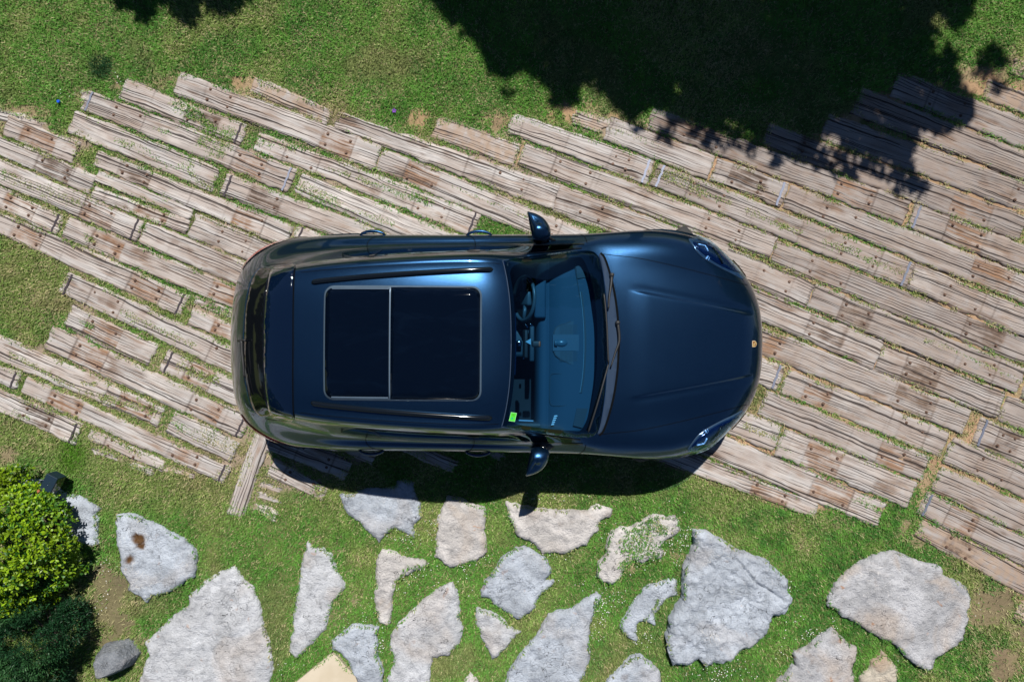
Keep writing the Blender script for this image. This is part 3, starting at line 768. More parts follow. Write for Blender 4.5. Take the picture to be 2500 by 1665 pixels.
bm = bmesh.new(); bm.from_mesh(o.data); bmesh.ops.recalc_face_normals(bm, faces=bm.faces); bm.to_mesh(o.data); bm.free()
tag(o, "smooth beige slab corner at the bottom edge, between two grey flagstones", "slab")

# loose boulder beside the shrub
bm = bmesh.new()
bmesh.ops.create_icosphere(bm, subdivisions=5, radius=1.0)
cuts = [Vector(v).normalized() for v in [(0.1, .25, 1), (1, .2, .35), (-1, .1, .35), (.1, -1, .3), (.3, 1, .25), (.75, -.7, .3), (-.6, .8, .4), (-.7, -.7, .2), (0, 0, -1), (.8, .7, .55), (.5, -.35, .9)]]
dists = [.62, .66, .72, .62, .66, .70, .74, .80, .5, .76, .74]
for v in bm.verts:
    for cn, cdz in zip(cuts, dists):
        k = v.co.dot(cn)
        if k > cdz: v.co -= cn * (k - cdz) * 0.93
    q = v.co
    nz = float(fbm(q.x * 3 + q.z * 2.1, q.y * 3 - q.z * 1.7, 4, 5)) - 0.5
    nl = math.sin(q.dot(Vector((.5, -.5, 2.2))) * 14 + nz * 6) * .010
    v.co += q.normalized() * (nz * 0.09 + nl)
for v in bm.verts:
    v.co = Vector((v.co.x * .235, v.co.y * .185, v.co.z * .20))
bc = g('I', 772, 1412, 0.10)
o = bm_obj("boulder", bm, stone_material("dark_banded_rock", (0.17, 0.185, 0.21), 0.25, 0.2, 8.0), None, True)
o.location = (bc[0], bc[1], 0.085); o.rotation_euler = (0, 0, R(22))
tag(o, "loose dark grey boulder beside the shrub, near the bottom edge", "boulder")

# ------------------------------------------------------------------ ground with soil and lawn colours
def flat(z, x, y, r): 
    p = zp(z, x, y); return (p[0], p[1], r)
SOIL = [ # px, py, radius px, strength, redness
 (585,205,22,1,.8),(600,218,28,1,.5),(655,250,20,.5,.3),(1030,303,36,1,1),(1065,296,22,.9,.8),(1215,300,40,.9,.5),(1190,320,30,.8,.4),(1345,278,34,1,1),(1385,272,34,1,1),(1440,262,25,.6,.6),(1500,285,18,.9,1),
 (15,300,45,.9,.3),(55,278,35,.8,.3),(100,290,35,.6,.2),(290,215,22,.8,.3),(205,235,28,.7,.2),(420,185,30,.8,.2),(400,200,22,.6,.2),(350,215,20,.5,.2),(840,280,30,.6,.3),(800,262,20,.5,.2),
 (850,320,25,.5,.3),(2360,190,50,.9,.4),(2440,200,60,.9,.4),(2480,150,40,.9,.2),(2420,250,45,.9,.5),(2300,205,30,.5,.3),(2360,265,20,.8,.6),
 (2060,960,30,1,1),(2100,975,34,1,1),(2150,990,30,1,1),(2200,1005,26,1,.9),(2240,1015,16,1,.9),(1975,905,12,1,.8),
 (2370,1020,16,1,1),(2360,1050,14,1,1),(2350,1075,12,1,.8),(2270,1125,26,1,.6),(2285,1150,22,1,.6),(2255,1175,22,1,.5),(2310,1165,14,1,.8),(2350,1190,14,1,.8),
 (2215,1275,26,.9,.2),(2240,1310,30,.8,.1),(2200,1300,18,.6,.1),(2290,1320,24,.6,.1),(2320,1345,26,.6,.1),(2425,1480,75,.95,.15),(2480,1540,70,.95,.1),(2400,1530,30,.6,.1),(2460,1620,95,1,.2),(2390,1600,50,.9,.2),(2490,1640,50,.9,.4),(2200,1600,16,.5,.1),
 (245,1395,36,.9,0),(270,1430,44,.95,0),(260,1480,48,.95,0),(300,1530,44,.95,0),(340,1480,26,.6,0),(340,1560,30,.7,0),(235,1340,20,.6,0),(250,1560,40,.9,0),(220,1500,60,.9,0),(355,1600,24,.6,0),
 (825,1340,34,.55,.05),(870,1365,22,.55,.05),(775,1330,28,.5,.05),(865,1465,30,.7,0),(820,1500,30,.5,0),(860,1390,20,.4,0),(930,1570,14,.7,0),(1280,1600,20,.4,0),
 (1070,1290,16,.4,0),(1100,1480,14,.3,.05),(1540,1390,14,.7,.1),(1655,1350,22,.6,.1),(1960,1340,26,.45,.25),(1930,1290,20,.4,.2),(1700,1290,25,.35,.1),(2050,1285,30,.4,.1),
 (20,1110,26,.8,.1),(60,1160,18,.5,.1),(95,1145,14,.5,0),(620,990,22,.5,.1),(600,1080,26,.6,.05),(640,1110,26,.6,.05),(585,1150,20,.6,.05),(560,1010,14,.5,0),(700,1200,20,.4,0),(730,1225,22,.5,.05),
 (130,770,40,.55,.05),(100,720,30,.45,.05),(120,640,30,.5,.05),(200,640,26,.6,.1),(190,790,26,.5,0),(60,820,24,.3,0),(240,660,30,.5,.05),(330,720,26,.4,.05),
 (290,190,30,.3,.1),(130,150,60,.35,.15),(200,90,40,.2,.1),(270,70,50,.3,.1),(760,200,40,.4,.1),(860,230,50,.45,.1),(900,260,30,.4,.1),(930,230,30,.35,.1),(1060,110,30,.4,.1),(1090,70,24,.4,.1),(550,160,40,.3,.1),(1180,240,30,.3,.1),(750,110,50,.15,.0),
]
SANDLINES = [ # sandy ribbons between courses on the right side
 ('D',[(1030,745),(1130,785),(1300,850),(1500,930),(1700,1010),(2060,1145),(2335,1235)],.07),('D',[(880,860),(1000,950),(1110,1000),(1260,1060),(1480,1150)],.08),('D',[(1460,640),(1600,700),(1870,800),(2110,880)],.07),
 ('G',[(1890,230),(2100,320),(2335,420)],.05),('G',[(1700,670),(1900,740),(2150,850),(2335,920)],.07),('G',[(1100,930),(1300,1010),(1500,1080)],.04),('G',[(1000,1380),(1250,1500)],.05),('G',[(430,1140),(600,1220),(800,1290)],.07),
 ('G',[(1110,1170),(1300,1240),(1500,1330),(1750,1420)],.06),('G',[(1180,950),(1110,1160)],.03),('G',[(2330,1190),(2240,1370)],.06),('G',[(2190,1380),(2335,1440)],.06),('H',[(2050,190),(1960,350)],.06),('H',[(1850,310),(1700,500)],.06),
 ('H',[(1750,490),(1950,560),(2150,650)],.05),('H',[(1830,620),(1980,690),(2150,790)],.04),('H',[(2020,730),(2200,830)],.03),('C',[(1850,790),(1760,960)],.05),('H',[(390,320),(550,370),(650,430)],.05),('H',[(1000,390),(1300,480)],.03),('D',[(1410,1180),(1340,1330)],.03),('G',[(1440,330),(1370,500)],.04),
 ('G',[(1750,380),(1800,420)],.08),('D',[(2040,150),(2335,300)],.12),('D',[(1890,200),(2100,290),(2335,400)],.09),
 ('C',[(280,660),(215,840)],.05),
]
GX = np.concatenate([np.linspace(-60, -6, 10)[:-1], np.arange(-6, 6.001, 0.02), np.linspace(6, 60, 10)[1:]])
GY = np.concatenate([np.linspace(-60, -4.2, 10)[:-1], np.arange(-4.2, 4.201, 0.02), np.linspace(4.2, 60, 10)[1:]])
gX, gY = np.meshgrid(GX, GY, indexing='xy')
def soil_map(X, Y):
    s = np.zeros(X.shape); red = np.zeros(X.shape)
    wob = (fbm(X * 5, Y * 5, 4, 3) - 0.5)
    wob2 = (fbm(X * 30, Y * 30, 3, 6) - 0.5)
    for (px, py, r, st, rd) in SOIL:
        cx, cy = gnd(px, py); rr = r * H / F * .85
        m = (abs(X - cx) < rr * 2.2) & (abs(Y - cy) < rr * 2.2)
        if not m.any(): continue
        d = np.hypot(X[m] - cx, Y[m] - cy) / rr + wob[m] * 2.6 + wob2[m] * 1.2
        v = st * .85 * sstep(1.45, 0.25, d)
        red[m] = np.where(v > s[m], rd, red[m]); s[m] = np.maximum(s[m], v)
    for (z, pts, wd) in SANDLINES:
        P = np.array([g(z, *p) for p in pts])
        m = (X > P[:, 0].min() - .15) & (X < P[:, 0].max() + .15) & (Y > P[:, 1].min() - .15) & (Y < P[:, 1].max() + .15)
        if not m.any(): continue
        d = dist_poly(X[m], Y[m], P, False) / wd + wob[m]
        v = sstep(1.2, 0.4, d); red[m] = np.where(v > s[m], .9, red[m]); s[m] = np.maximum(s[m], v)
    return s, red
RES = 0.01
MX0, MY0, MW, MH_ = -5.7, -4.0, 1140, 800
mX, mY = np.meshgrid(MX0 + (np.arange(MW) + .5) * RES, MY0 + (np.arange(MH_) + .5) * RES)
cover = np.zeros(mX.shape, bool)
def raster(P, grow=0.0):
    x0, y0 = P.min(0) - 0.03; x1, y1 = P.max(0) + 0.03
    i0 = max(0, int((x0 - MX0) / RES)); i1 = min(MW, int((x1 - MX0) / RES) + 1)
    j0 = max(0, int((y0 - MY0) / RES)); j1 = min(MH_, int((y1 - MY0) / RES) + 1)
    if i1 <= i0 or j1 <= j0: return None
    sl_ = (slice(j0, j1), slice(i0, i1))
    return sl_, in_poly(mX[sl_], mY[sl_], P)
deck = np.zeros(mX.shape, bool)
for s in SLP:
    r_ = raster(s['poly'])
    if r_: cover[r_[0]] |= r_[1]
stonem = np.zeros(mX.shape, bool); stoneh = np.zeros(mX.shape)
for P, hgt in STP:
    r_ = raster(P)
    if r_: stonem[r_[0]] |= r_[1]; stoneh[r_[0]] = np.where(r_[1], hgt, stoneh[r_[0]])
def blur(a, k):
    a = a.astype(float)
    for ax in (0, 1):
        c = np.cumsum(np.pad(a, [(k + 1, k) if i == ax else (0, 0) for i in (0, 1)]), axis=ax)
        a = (np.take(c, np.arange(2 * k + 1, c.shape[ax]), ax) - np.take(c, np.arange(0, c.shape[ax] - 2 * k - 1), ax)) / (2 * k + 1)
    return a
near = blur(cover, 14)                        # 1 deep inside the paving

gi = np.clip(((gX - MX0) / RES).astype(int), 0, MW - 1); gj = np.clip(((gY - MY0) / RES).astype(int), 0, MH_ - 1)
inside = (abs(gX) < 5.69) & (abs(gY) < 3.99)
NEAR_ = np.where(inside, near[gj, gi], 0)
S_, RED_ = soil_map(gX, gY)
n1 = fbm(gX * 0.9, gY * 0.9, 4, 11); n2 = np.where((abs(gX) > 5.99) | (abs(gY) > 4.19), .5, fbm(gX * 9, gY * 9, 3, 12))
grassy = np.array([0.12, 0.16, 0.05]); soilc = np.array([0.30, 0.225, 0.165]); redc = np.array([0.44, 0.27, 0.17])
Cg = grassy * (0.7 + 0.6 * n2[..., None])
soilc_shade = soilc * (1 - .38 * sstep(3.5, 4.6, gX) * sstep(-1.5, -2.2, gY))[..., None]
soilc_shade = soilc_shade * (1 - .50 * sstep(-3.2, -3.8, gX) * sstep(-1.8, -2.3, gY))[..., None]  # soil colour darkened beside the shrub to stand for its shadow
sc = soilc_shade * (1 - RED_[..., None]) + redc * RED_[..., None]
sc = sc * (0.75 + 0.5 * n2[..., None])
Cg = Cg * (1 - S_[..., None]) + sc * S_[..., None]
dustc = np.array([0.33, 0.255, 0.205]) * (1 - sstep(.5, 2.5, gX)[..., None]) + np.array([0.37, 0.25, 0.165]) * sstep(.5, 2.5, gX)[..., None]
kd = (sstep(.30, .55, NEAR_) * (1 - S_ * .7) * sstep(.2, .45, n2 + .1))[..., None]
Cg = Cg * (1 - kd) + dustc * (.7 + .6 * n2[..., None]) * kd
Zg = 0.006 * sstep(.35, .6, NEAR_) + (fbm(gX * 2.5, gY * 2.5, 3, 2) - 0.5) * 0.012 + (n2 - 0.5) * 0.008
far = (abs(gX) > 6.001) | (abs(gY) > 4.201); Zg = np.where(far, 0, Zg)
gm = NG("lawn_soil")
at = gm.attr("gcol", False); tcg = gm.n("TexCoord").outputs["Object"]
at = gm.mix(gm.ss(gm.noise(tcg, 1.3, 5), .35, .7), at, gm.mix(.25, at, (.30, .28, .12)))
nf = gm.noise(tcg, 130, 4, 0.7); nm = gm.noise(tcg, 30, 4, 0.6)
cc = gm.mix(gm.math('MULTIPLY', gm.ss(nf, .45, .7), .5), at, gm.mix(0.5, at, (0.02, 0.02, 0.01)))
cc = gm.mix(gm.math('MULTIPLY', gm.ss(nf, .5, .3), .3), cc, gm.mix(0.4, at, (0.6, 0.5, 0.4)))
gmat = gm.bsdf(cc, 0.95, spec=0.1, bump=gm.math('ADD', nf, gm.math('MULTIPLY', nm, 2)), bstr=0.8, bdist=0.01)
ids = np.arange(gX.size).reshape(gX.shape)
q = np.stack([ids[:-1, :-1], ids[:-1, 1:], ids[1:, 1:], ids[1:, :-1]], -1).reshape(-1, 4)
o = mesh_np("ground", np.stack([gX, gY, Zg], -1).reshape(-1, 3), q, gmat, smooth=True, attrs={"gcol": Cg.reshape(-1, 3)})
tag(o, kind="structure")

# ------------------------------------------------------------------ grass blades
soil, _ = soil_map(mX, mY)
wob = fbm(mX * 7, mY * 7, 4, 21)
dens = np.ones(mX.shape) * (0.55 + 0.5 * fbm(mX * 1.2, mY * 1.2, 3, 22) + .5 * fbm(mX * 16, mY * 16, 2, 27))
dens = dens * (1 - 0.93 * sstep(0.25, 0.75, soil))
gap = sstep(0.35, 0.6, near)
gapd = np.where(mX < 1.6, (1.5 + .5 * sstep(-1.5, -3, mX)) * sstep(0.22, 0.40, fbm(mX * 4, mY * 4, 3, 23)), 1.1 * sstep(0.32, 0.50, fbm(mX * 2.6, mY * 2.6, 3, 24)))
dens = dens * (1 - gap) + gap * gapd * (1 - 0.8 * soil)
dens[cover | stonem] = 0
splitm = np.zeros(mX.shape)
for (z, pts, wd) in SPLITS:
    P = catmull(np.array([g(z, *p) for p in pts]), 4) if len(pts) > 2 else np.array([g(z, *p) for p in pts])
    i0 = max(0, int((P[:, 0].min() - .2 - MX0) / RES)); i1 = min(MW, int((P[:, 0].max() + .2 - MX0) / RES) + 1)
    j0 = max(0, int((P[:, 1].min() - .2 - MY0) / RES)); j1 = min(MH_, int((P[:, 1].max() + .2 - MY0) / RES) + 1)
    if i1 <= i0 or j1 <= j0: continue
    sl_ = (slice(j0, j1), slice(i0, i1))
    d = dist_poly(mX[sl_], mY[sl_], P, False) / (wd * 0.5) + (wob[sl_] - .5) * 2.2
    splitm[sl_] = np.maximum(splitm[sl_], sstep(1.1, 0.5, d))
dens_s = splitm * cover * 1.1
# tufts creeping over edges of stones and timbers
fringe = (blur(~(cover | stonem), 2) > 0.1) & (cover | stonem)
dens_s = np.maximum(dens_s, fringe * sstep(.42, .56, fbm(mX * 9, mY * 9, 2, 29)) * 1.0)
dens_s = np.maximum(dens_s, cover * sstep(.66, .42, near) * sstep(.40, .58, fbm(mX * 5, mY * 5, 3, 44)) * 1.1)
mossm = np.zeros(mX.shape)
for (z, pts, wd) in MOSS_ON_STONE:
    P = np.array([g(z, *p, .07) for p in pts])
    d = dist_poly(mX, mY, P, False) / (wd * 0.5) + (wob - .5) * 2.4
    mk = sstep(1.1, 0.3, d); dens_s = np.maximum(dens_s, mk * 1.0); mossm = np.maximum(mossm, mk * stonem)
def sample(D, per_m2):
    n = rng.poisson(np.clip(D, 0, 2) * per_m2 * RES * RES)
    jj, ii = np.nonzero(n)
    rep = n[jj, ii]
    x = MX0 + (np.repeat(ii, rep) + rng.random(rep.sum())) * RES
    y = MY0 + (np.repeat(jj, rep) + rng.random(rep.sum())) * RES
    return x, y
def blades(name, x, y, z0, L, wdt, cols, mat, lean=(0.25, 1.1)):
    n = len(x)
    th = rng.random(n) * 2 * np.pi
    tilt = lean[0] + (lean[1] - lean[0]) * rng.random(n)
    # most blades lean the same way locally
    dx, dy = np.cos(th), np.sin(th)
    bx, by = -dy, dx
    l = L * (0.6 + 0.8 * rng.random(n)); ww = wdt * (0.7 + 0.6 * rng.random(n))
    b = np.stack([x, y, z0], 1)
    mid = b + np.stack([dx * np.sin(tilt * .6) * l * .55, dy * np.sin(tilt * .6) * l * .55, np.cos(tilt * .6) * l * .55], 1)
    tip = mid + np.stack([dx * np.sin(tilt * 1.3) * l * .5, dy * np.sin(tilt * 1.3) * l * .5, np.cos(tilt * 1.3) * l * .5], 1)
    side = np.stack([bx, by, np.zeros(n)], 1) * ww[:, None]
    V = np.stack([b - side * .5, b + side * .5, mid - side * .5, mid + side * .5, tip], 1).reshape(-1, 3)
    k = np.arange(n)[:, None] * 5
    tri = np.concatenate([k + np.array([[0, 1, 3]]), k + np.array([[0, 3, 2]]), k + np.array([[2, 3, 4]])], 1).reshape(-1, 3)
    C = np.repeat(cols, 5, 0)
    return mesh_np(name, V, tri, mat, attrs={"bcol": C})
bmn = NG("grass_blade")
bc_ = bmn.attr("bcol", False)
bb = bmn.n("BsdfPrincipled"); bmn.set(bb.inputs["Base Color"], bc_); bb.inputs["Roughness"].default_value = 0.6; bb.inputs["Specular IOR Level"].default_value = 0.25
tr = bmn.n("BsdfTranslucent"); bmn.set(tr.inputs[0], bc_)
ms = bmn.n("MixShader"); ms.inputs[0].default_value = 0.22
bmn.t.links.new(bb.outputs[0], ms.inputs[1]); bmn.t.links.new(tr.outputs[0], ms.inputs[2]); bmn.t.links.new(ms.outputs[0], bmn.o.inputs[0])
GRASS = bmn.m
def grass_cols(x, y, dryadd=0.0):
    n = len(x)
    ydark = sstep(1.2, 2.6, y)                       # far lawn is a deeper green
    lush = sstep(-0.5, 2.5, x) * sstep(-1.0, -1.6, y)   # lower right lawn is lush
    a = fbm(x * 0.8, y * 0.8, 4, 31); b = fbm(x * 3.2, y * 3.2, 3, 32); c = fbm(x * 14, y * 14, 2, 33)
    green = np.array([0.115, 0.285, 0.045]); deep = np.array([0.052, 0.170, 0.030]); olive = np.array([0.20, 0.285, 0.075]); dry = np.array([0.50, 0.42, 0.25])
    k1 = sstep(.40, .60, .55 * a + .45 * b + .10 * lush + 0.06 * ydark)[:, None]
    C = olive * (1 - k1) + green * k1
    kw = (sstep(.56, .70, fbm(x * 1.7, y * 1.7, 4, 47)) * .55 * (1 - .6 * lush))[:, None]; C = C * (1 - kw) + np.array([.26, .215, .115]) * kw
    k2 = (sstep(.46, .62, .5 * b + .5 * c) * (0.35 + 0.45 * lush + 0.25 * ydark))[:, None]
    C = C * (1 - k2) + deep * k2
    s, _ = soil_map(x, y)
    pd = 0.05 + 0.16 * sstep(.5, .36, .6 * a + .4 * b) + 0.25 * sstep(.45, .65, c) * (1 - lush) * .5 + 0.45 * s + dryadd
    isd = rng.random(n) < pd
    C[isd] = C[isd] * 0.25 + dry * 0.75
    C *= (0.85 + 0.5 * rng.random(n) + .45 * (fbm(x * 11, y * 11, 2, 38) - .3))[:, None]
    C *= (1 - 0.0 * ydark)[:, None]
    # fresh tuft and dark weed patch
    p = gnd(180, 1110); d = np.hypot(x - p[0], (y - p[1]) * .7); k = sstep(.22, .06, d)[:, None]; C = C * (1 - k) + np.array([.10, .25, .02]) * k * (0.7 + .6 * rng.random(n))[:, None]
    p = gnd(250, 165); d = np.hypot(x - p[0], y - p[1]) + (b - .5) * .1; k = sstep(.16, .09, d)[:, None]; C = C * (1 - k) + np.array([.018, .075, .022]) * k
    return np.clip(C, 0, 1)
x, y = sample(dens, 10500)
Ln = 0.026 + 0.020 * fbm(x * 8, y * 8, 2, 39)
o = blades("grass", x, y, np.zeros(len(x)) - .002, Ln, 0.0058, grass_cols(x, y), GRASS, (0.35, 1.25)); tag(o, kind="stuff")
o["label"] = "short mown lawn grass around the sleepers and flagstones"; o["category"] = "grass"
x, y = sample(dens_s, 9000)
ii = np.clip(((x - MX0) / RES).astype(int), 0, MW - 1); jj = np.clip(((y - MY0) / RES).astype(int), 0, MH_ - 1)
zb = np.where(stonem[jj, ii], 0.03, 0.018)
zb = np.where(stonem[jj, ii], stoneh[jj, ii] - .010 + .026 * (mossm[jj, ii] > .1), zb)
o = blades("gap_grass", x, y, zb, 0.030, 0.0055, grass_cols(x, y, 0.12), GRASS, (0.4, 1.3)); tag(o, kind="stuff")
o["label"] = "tufts of grass growing in splits of the sleepers and over stone edges"; o["category"] = "grass"

# clover flowers: tiny white dots
FL = [('K',1200,600,260,240,150),('K',1290,620,120,120,60),('K',1000,1000,120,80,40),('K',1150,1260,100,60,40),('K',900,1050,80,160,50),('K',900,560,70,60,12),('K',760,900,260,100,26),('K',850,1150,90,220,60),('K',500,320,300,50,30),('K',540,700,150,70,20),
      ('J',980,690,120,70,60),('J',1050,900,160,130,50),('J',1130,620,50,80,24),('J',810,1330,50,110,45),('J',720,1150,110,130,36),('J',610,1250,160,70,26),('J',1350,870,80,40,24),('J',940,1000,120,100,24),('J',1300,1000,120,80,14),
      ('K',1650,1500,260,60,100),('K',1420,700,120,200,50),('K',1230,950,100,60,24),('K',2250,1260,90,40,16),('K',2150,930,50,60,20),('K',1750,1450,200,60,30),('L',350,1110,150,80,34),('L',530,1000,60,60,14),('L',150,1000,120,120,16),('L',30,1300,100,200,16),
      ('L',1150,1320,100,60,6),('L',1900,800,80,300,10),('H',60,950,90,80,26),('I',700,780,90,60,24),('I',700,1000,80,160,26),('I',2000,1450,200,80,20),('A',950,180,100,80,10),('A',600,280,160,100,12),('K',100,700,70,60,16),('K',1460,560,60,60,24)]
fx, fy, fz = [], [], []
for (z, cx, cy, rx, ry, n) in FL:
    for _ in range(int(n * .6)):
        a = rng.normal() * .45; b = rng.normal() * .45
        p = g(z, cx + a * rx, cy + b * ry, .03)
        i = int((p[0] - MX0) / RES); j = int((p[1] - MY0) / RES)
        if not (0 <= i < MW and 0 <= j < MH_): continue
        st = stonem[j, i]
        if st and dens_s[j, i] < .2: continue
        fx.append(p[0]); fy.append(p[1]); fz.append(stoneh[j, i] + .03 if st else .034 + rng.random() * .01)
fx = np.array(fx); fy = np.array(fy); fz = np.array(fz); n = len(fx)
rad = 0.0022 + 0.0030 * rng.random(n)
ang6 = np.arange(6) * np.pi / 3
V = np.stack([fx[:, None] + rad[:, None] * np.cos(ang6), fy[:, None] + rad[:, None] * np.sin(ang6), np.repeat(fz[:, None], 6, 1) + 0 * ang6], -1)
ctr = np.stack([fx, fy, fz + .004], -1)[:, None, :]
V = np.concatenate([V, ctr], 1).reshape(-1, 3)
k = np.arange(n)[:, None] * 7
tri = np.concatenate([k + np.array([[i, (i + 1) % 6, 6]]) for i in range(6)], 1).reshape(-1, 3)
o = mesh_np("clover_flowers", V, tri, plain("white_petal", (0.78, 0.78, 0.76), .7)); tag(o, kind="stuff")
o["label"] = "tiny white flowers scattered in the lawn around the flagstones"; o["category"] = "flowers"

# litter: dropped bottle cap, purple flower, dry leaves, pebbles
bm = bmesh.new(); bmesh.ops.create_cone(bm, cap_ends=True, segments=16, radius1=.017, radius2=.014, depth=.010)
for v in bm.verts: v.co.x *= 1 + .08 * math.sin(5 * math.atan2(v.co.y, v.co.x))
o = bm_obj("bottle_cap", bm, plain("blue_plastic", (.01, .09, .62), .35)); p = gnd(144, 249, .03); o.location = (p[0], p[1], .042); tag(o, "small bright blue cap lying in the upper left lawn", "bottle cap")
bm = bmesh.new()
for k in range(5):
    a = k * 2 * math.pi / 5 + .3
    vs = [bm.verts.new((math.cos(a + s) * r_, math.sin(a + s) * r_, zz_)) for s, r_, zz_ in ((0, .002, 0), (-.45, .016, .006), (0, .026, .010), (.45, .016, .006))]
    bm.faces.new(vs)
o = bm_obj("fallen_blossom", bm, plain("purple_petal", (.22, .03, .50), .5)); p = gnd(963, 272, .03); o.location = (p[0], p[1], .04); tag(o, "small purple blossom lying on the lawn above the sleepers", "flower")
# ------------------------------------------------------------------ the car
CAR = empty("parked_car", (0.0, -0.022, 0.0), R(-0.35))
tag(CAR, "glossy midnight-blue SUV with a glass sunroof parked across the sleepers", "car")
bpy.context.view_layer.update()
CI = CAR.matrix_world.inverted()
CAML = CI @ Vector((0, 0, H))

def paint_mat():
    m = NG("midnight_blue_paint")
    tc = m.n("TexCoord").outputs["Object"]
    fl = m.noise(tc, 1500, 1)
    big = m.noise(tc, 1.6, 4, 0.6)
    dust = m.noise(tc, 420, 3, 0.8)
    c = m.mix(m.ss(fl, .5, .75), (0.0040, 0.028, 0.080), (0.060, 0.155, 0.290))
    c = m.mix(m.math('MULTIPLY', m.ss(dust, .68, .75), .6), c, (0.30, 0.34, 0.38))
    r = m.math('MULTIPLY_ADD', big, 0.08, 0.255)
    m.bsdf(c, rough=r, metal=0.90, spec=0.5, coat=1.0, coatr=0.015)
    return m.m
PAINT = paint_mat()
def glossy(name, c, rough=0.05, metal=0, spec=.5, coat=0.0):
    m = NG(name); return m.bsdf(c, rough=rough, metal=metal, spec=spec, coat=coat)
BLACKG = glossy("black_gloss", (0.004, 0.005, 0.007), 0.06, 0, .6)
RAILM = glossy("gloss_black_rail", (0.006, 0.009, 0.014), 0.10, 0.2, .6)
BLACKM = plain("black_plastic", (0.018, 0.019, 0.021), .55, nscale=250)
RUBBER = plain("seam_rubber", (0.003, 0.004, 0.005), .8, spec=.05)
def roofglass():
    m = NG("dark_roof_glass"); tc = m.n("TexCoord").outputs["Object"]
    a = m.noise(m.vmul(tc, (1.0, 3.0, 1)), 3.0, 5, 0.65, 1.2); sp = m.noise(tc, 380, 3, .8)
    c = m.mix(m.math('MULTIPLY', m.ss(a, .48, .75), .5), (0.001, 0.003, 0.009), (0.002, 0.006, 0.016))
    c = m.mix(m.math('MULTIPLY', m.ss(sp, .70, .76), .3), c, (0.15, 0.2, 0.25))
    return m.bsdf(c, rough=m.math('MULTIPLY_ADD', m.ss(a, .45, .8), .08, .02), spec=.3)
DGLASS = roofglass()
TRIMG = plain("satin_grey_trim", (0.10, 0.15, 0.21), .38, .35)
COWL = plain("cowl_plastic", (0.026, 0.046, 0.085), .7, spec=.12, nscale=200)
REDL = glossy("red_tail_lens", (0.45, 0.006, 0.006), 0.06, 0, .6)
CHROME = glossy("bright_metal", (0.55, 0.58, 0.62), 0.12, 1.0)
def glassmat(name, tint, ior=1.5, dirt=0.0):
    m = NG(name)
    t = m.n("BsdfTransparent"); t.inputs[0].default_value = (*tint, 1)
    gl = m.n("BsdfGlossy"); gl.inputs["Roughness"].default_value = 0.01; gl.inputs[0].default_value = (.50, .78, 1.0, 1)
    fr = m.n("Fresnel"); fr.inputs[0].default_value = ior
    mx = m.n("MixShader"); gb_ = m.n("NewGeometry").outputs['Backfacing']; m.set(mx.inputs[0], m.math('MULTIPLY', fr.outputs[0], m.math('SUBTRACT', 1.0, gb_))); m.t.links.new(t.outputs[0], mx.inputs[1]); m.t.links.new(gl.outputs[0], mx.inputs[2])
    m.t.links.new(mx.outputs[0], m.o.inputs[0]); return m.m
WGLASS = glassmat("windscreen_glass", (0.34, 0.64, 0.86), 1.5)
SGLASS = glassmat("side_glass", (0.10, 0.14, 0.15), 1.6)
LENS = glassmat("headlight_lens", (0.62, 0.78, 0.92), 1.5)

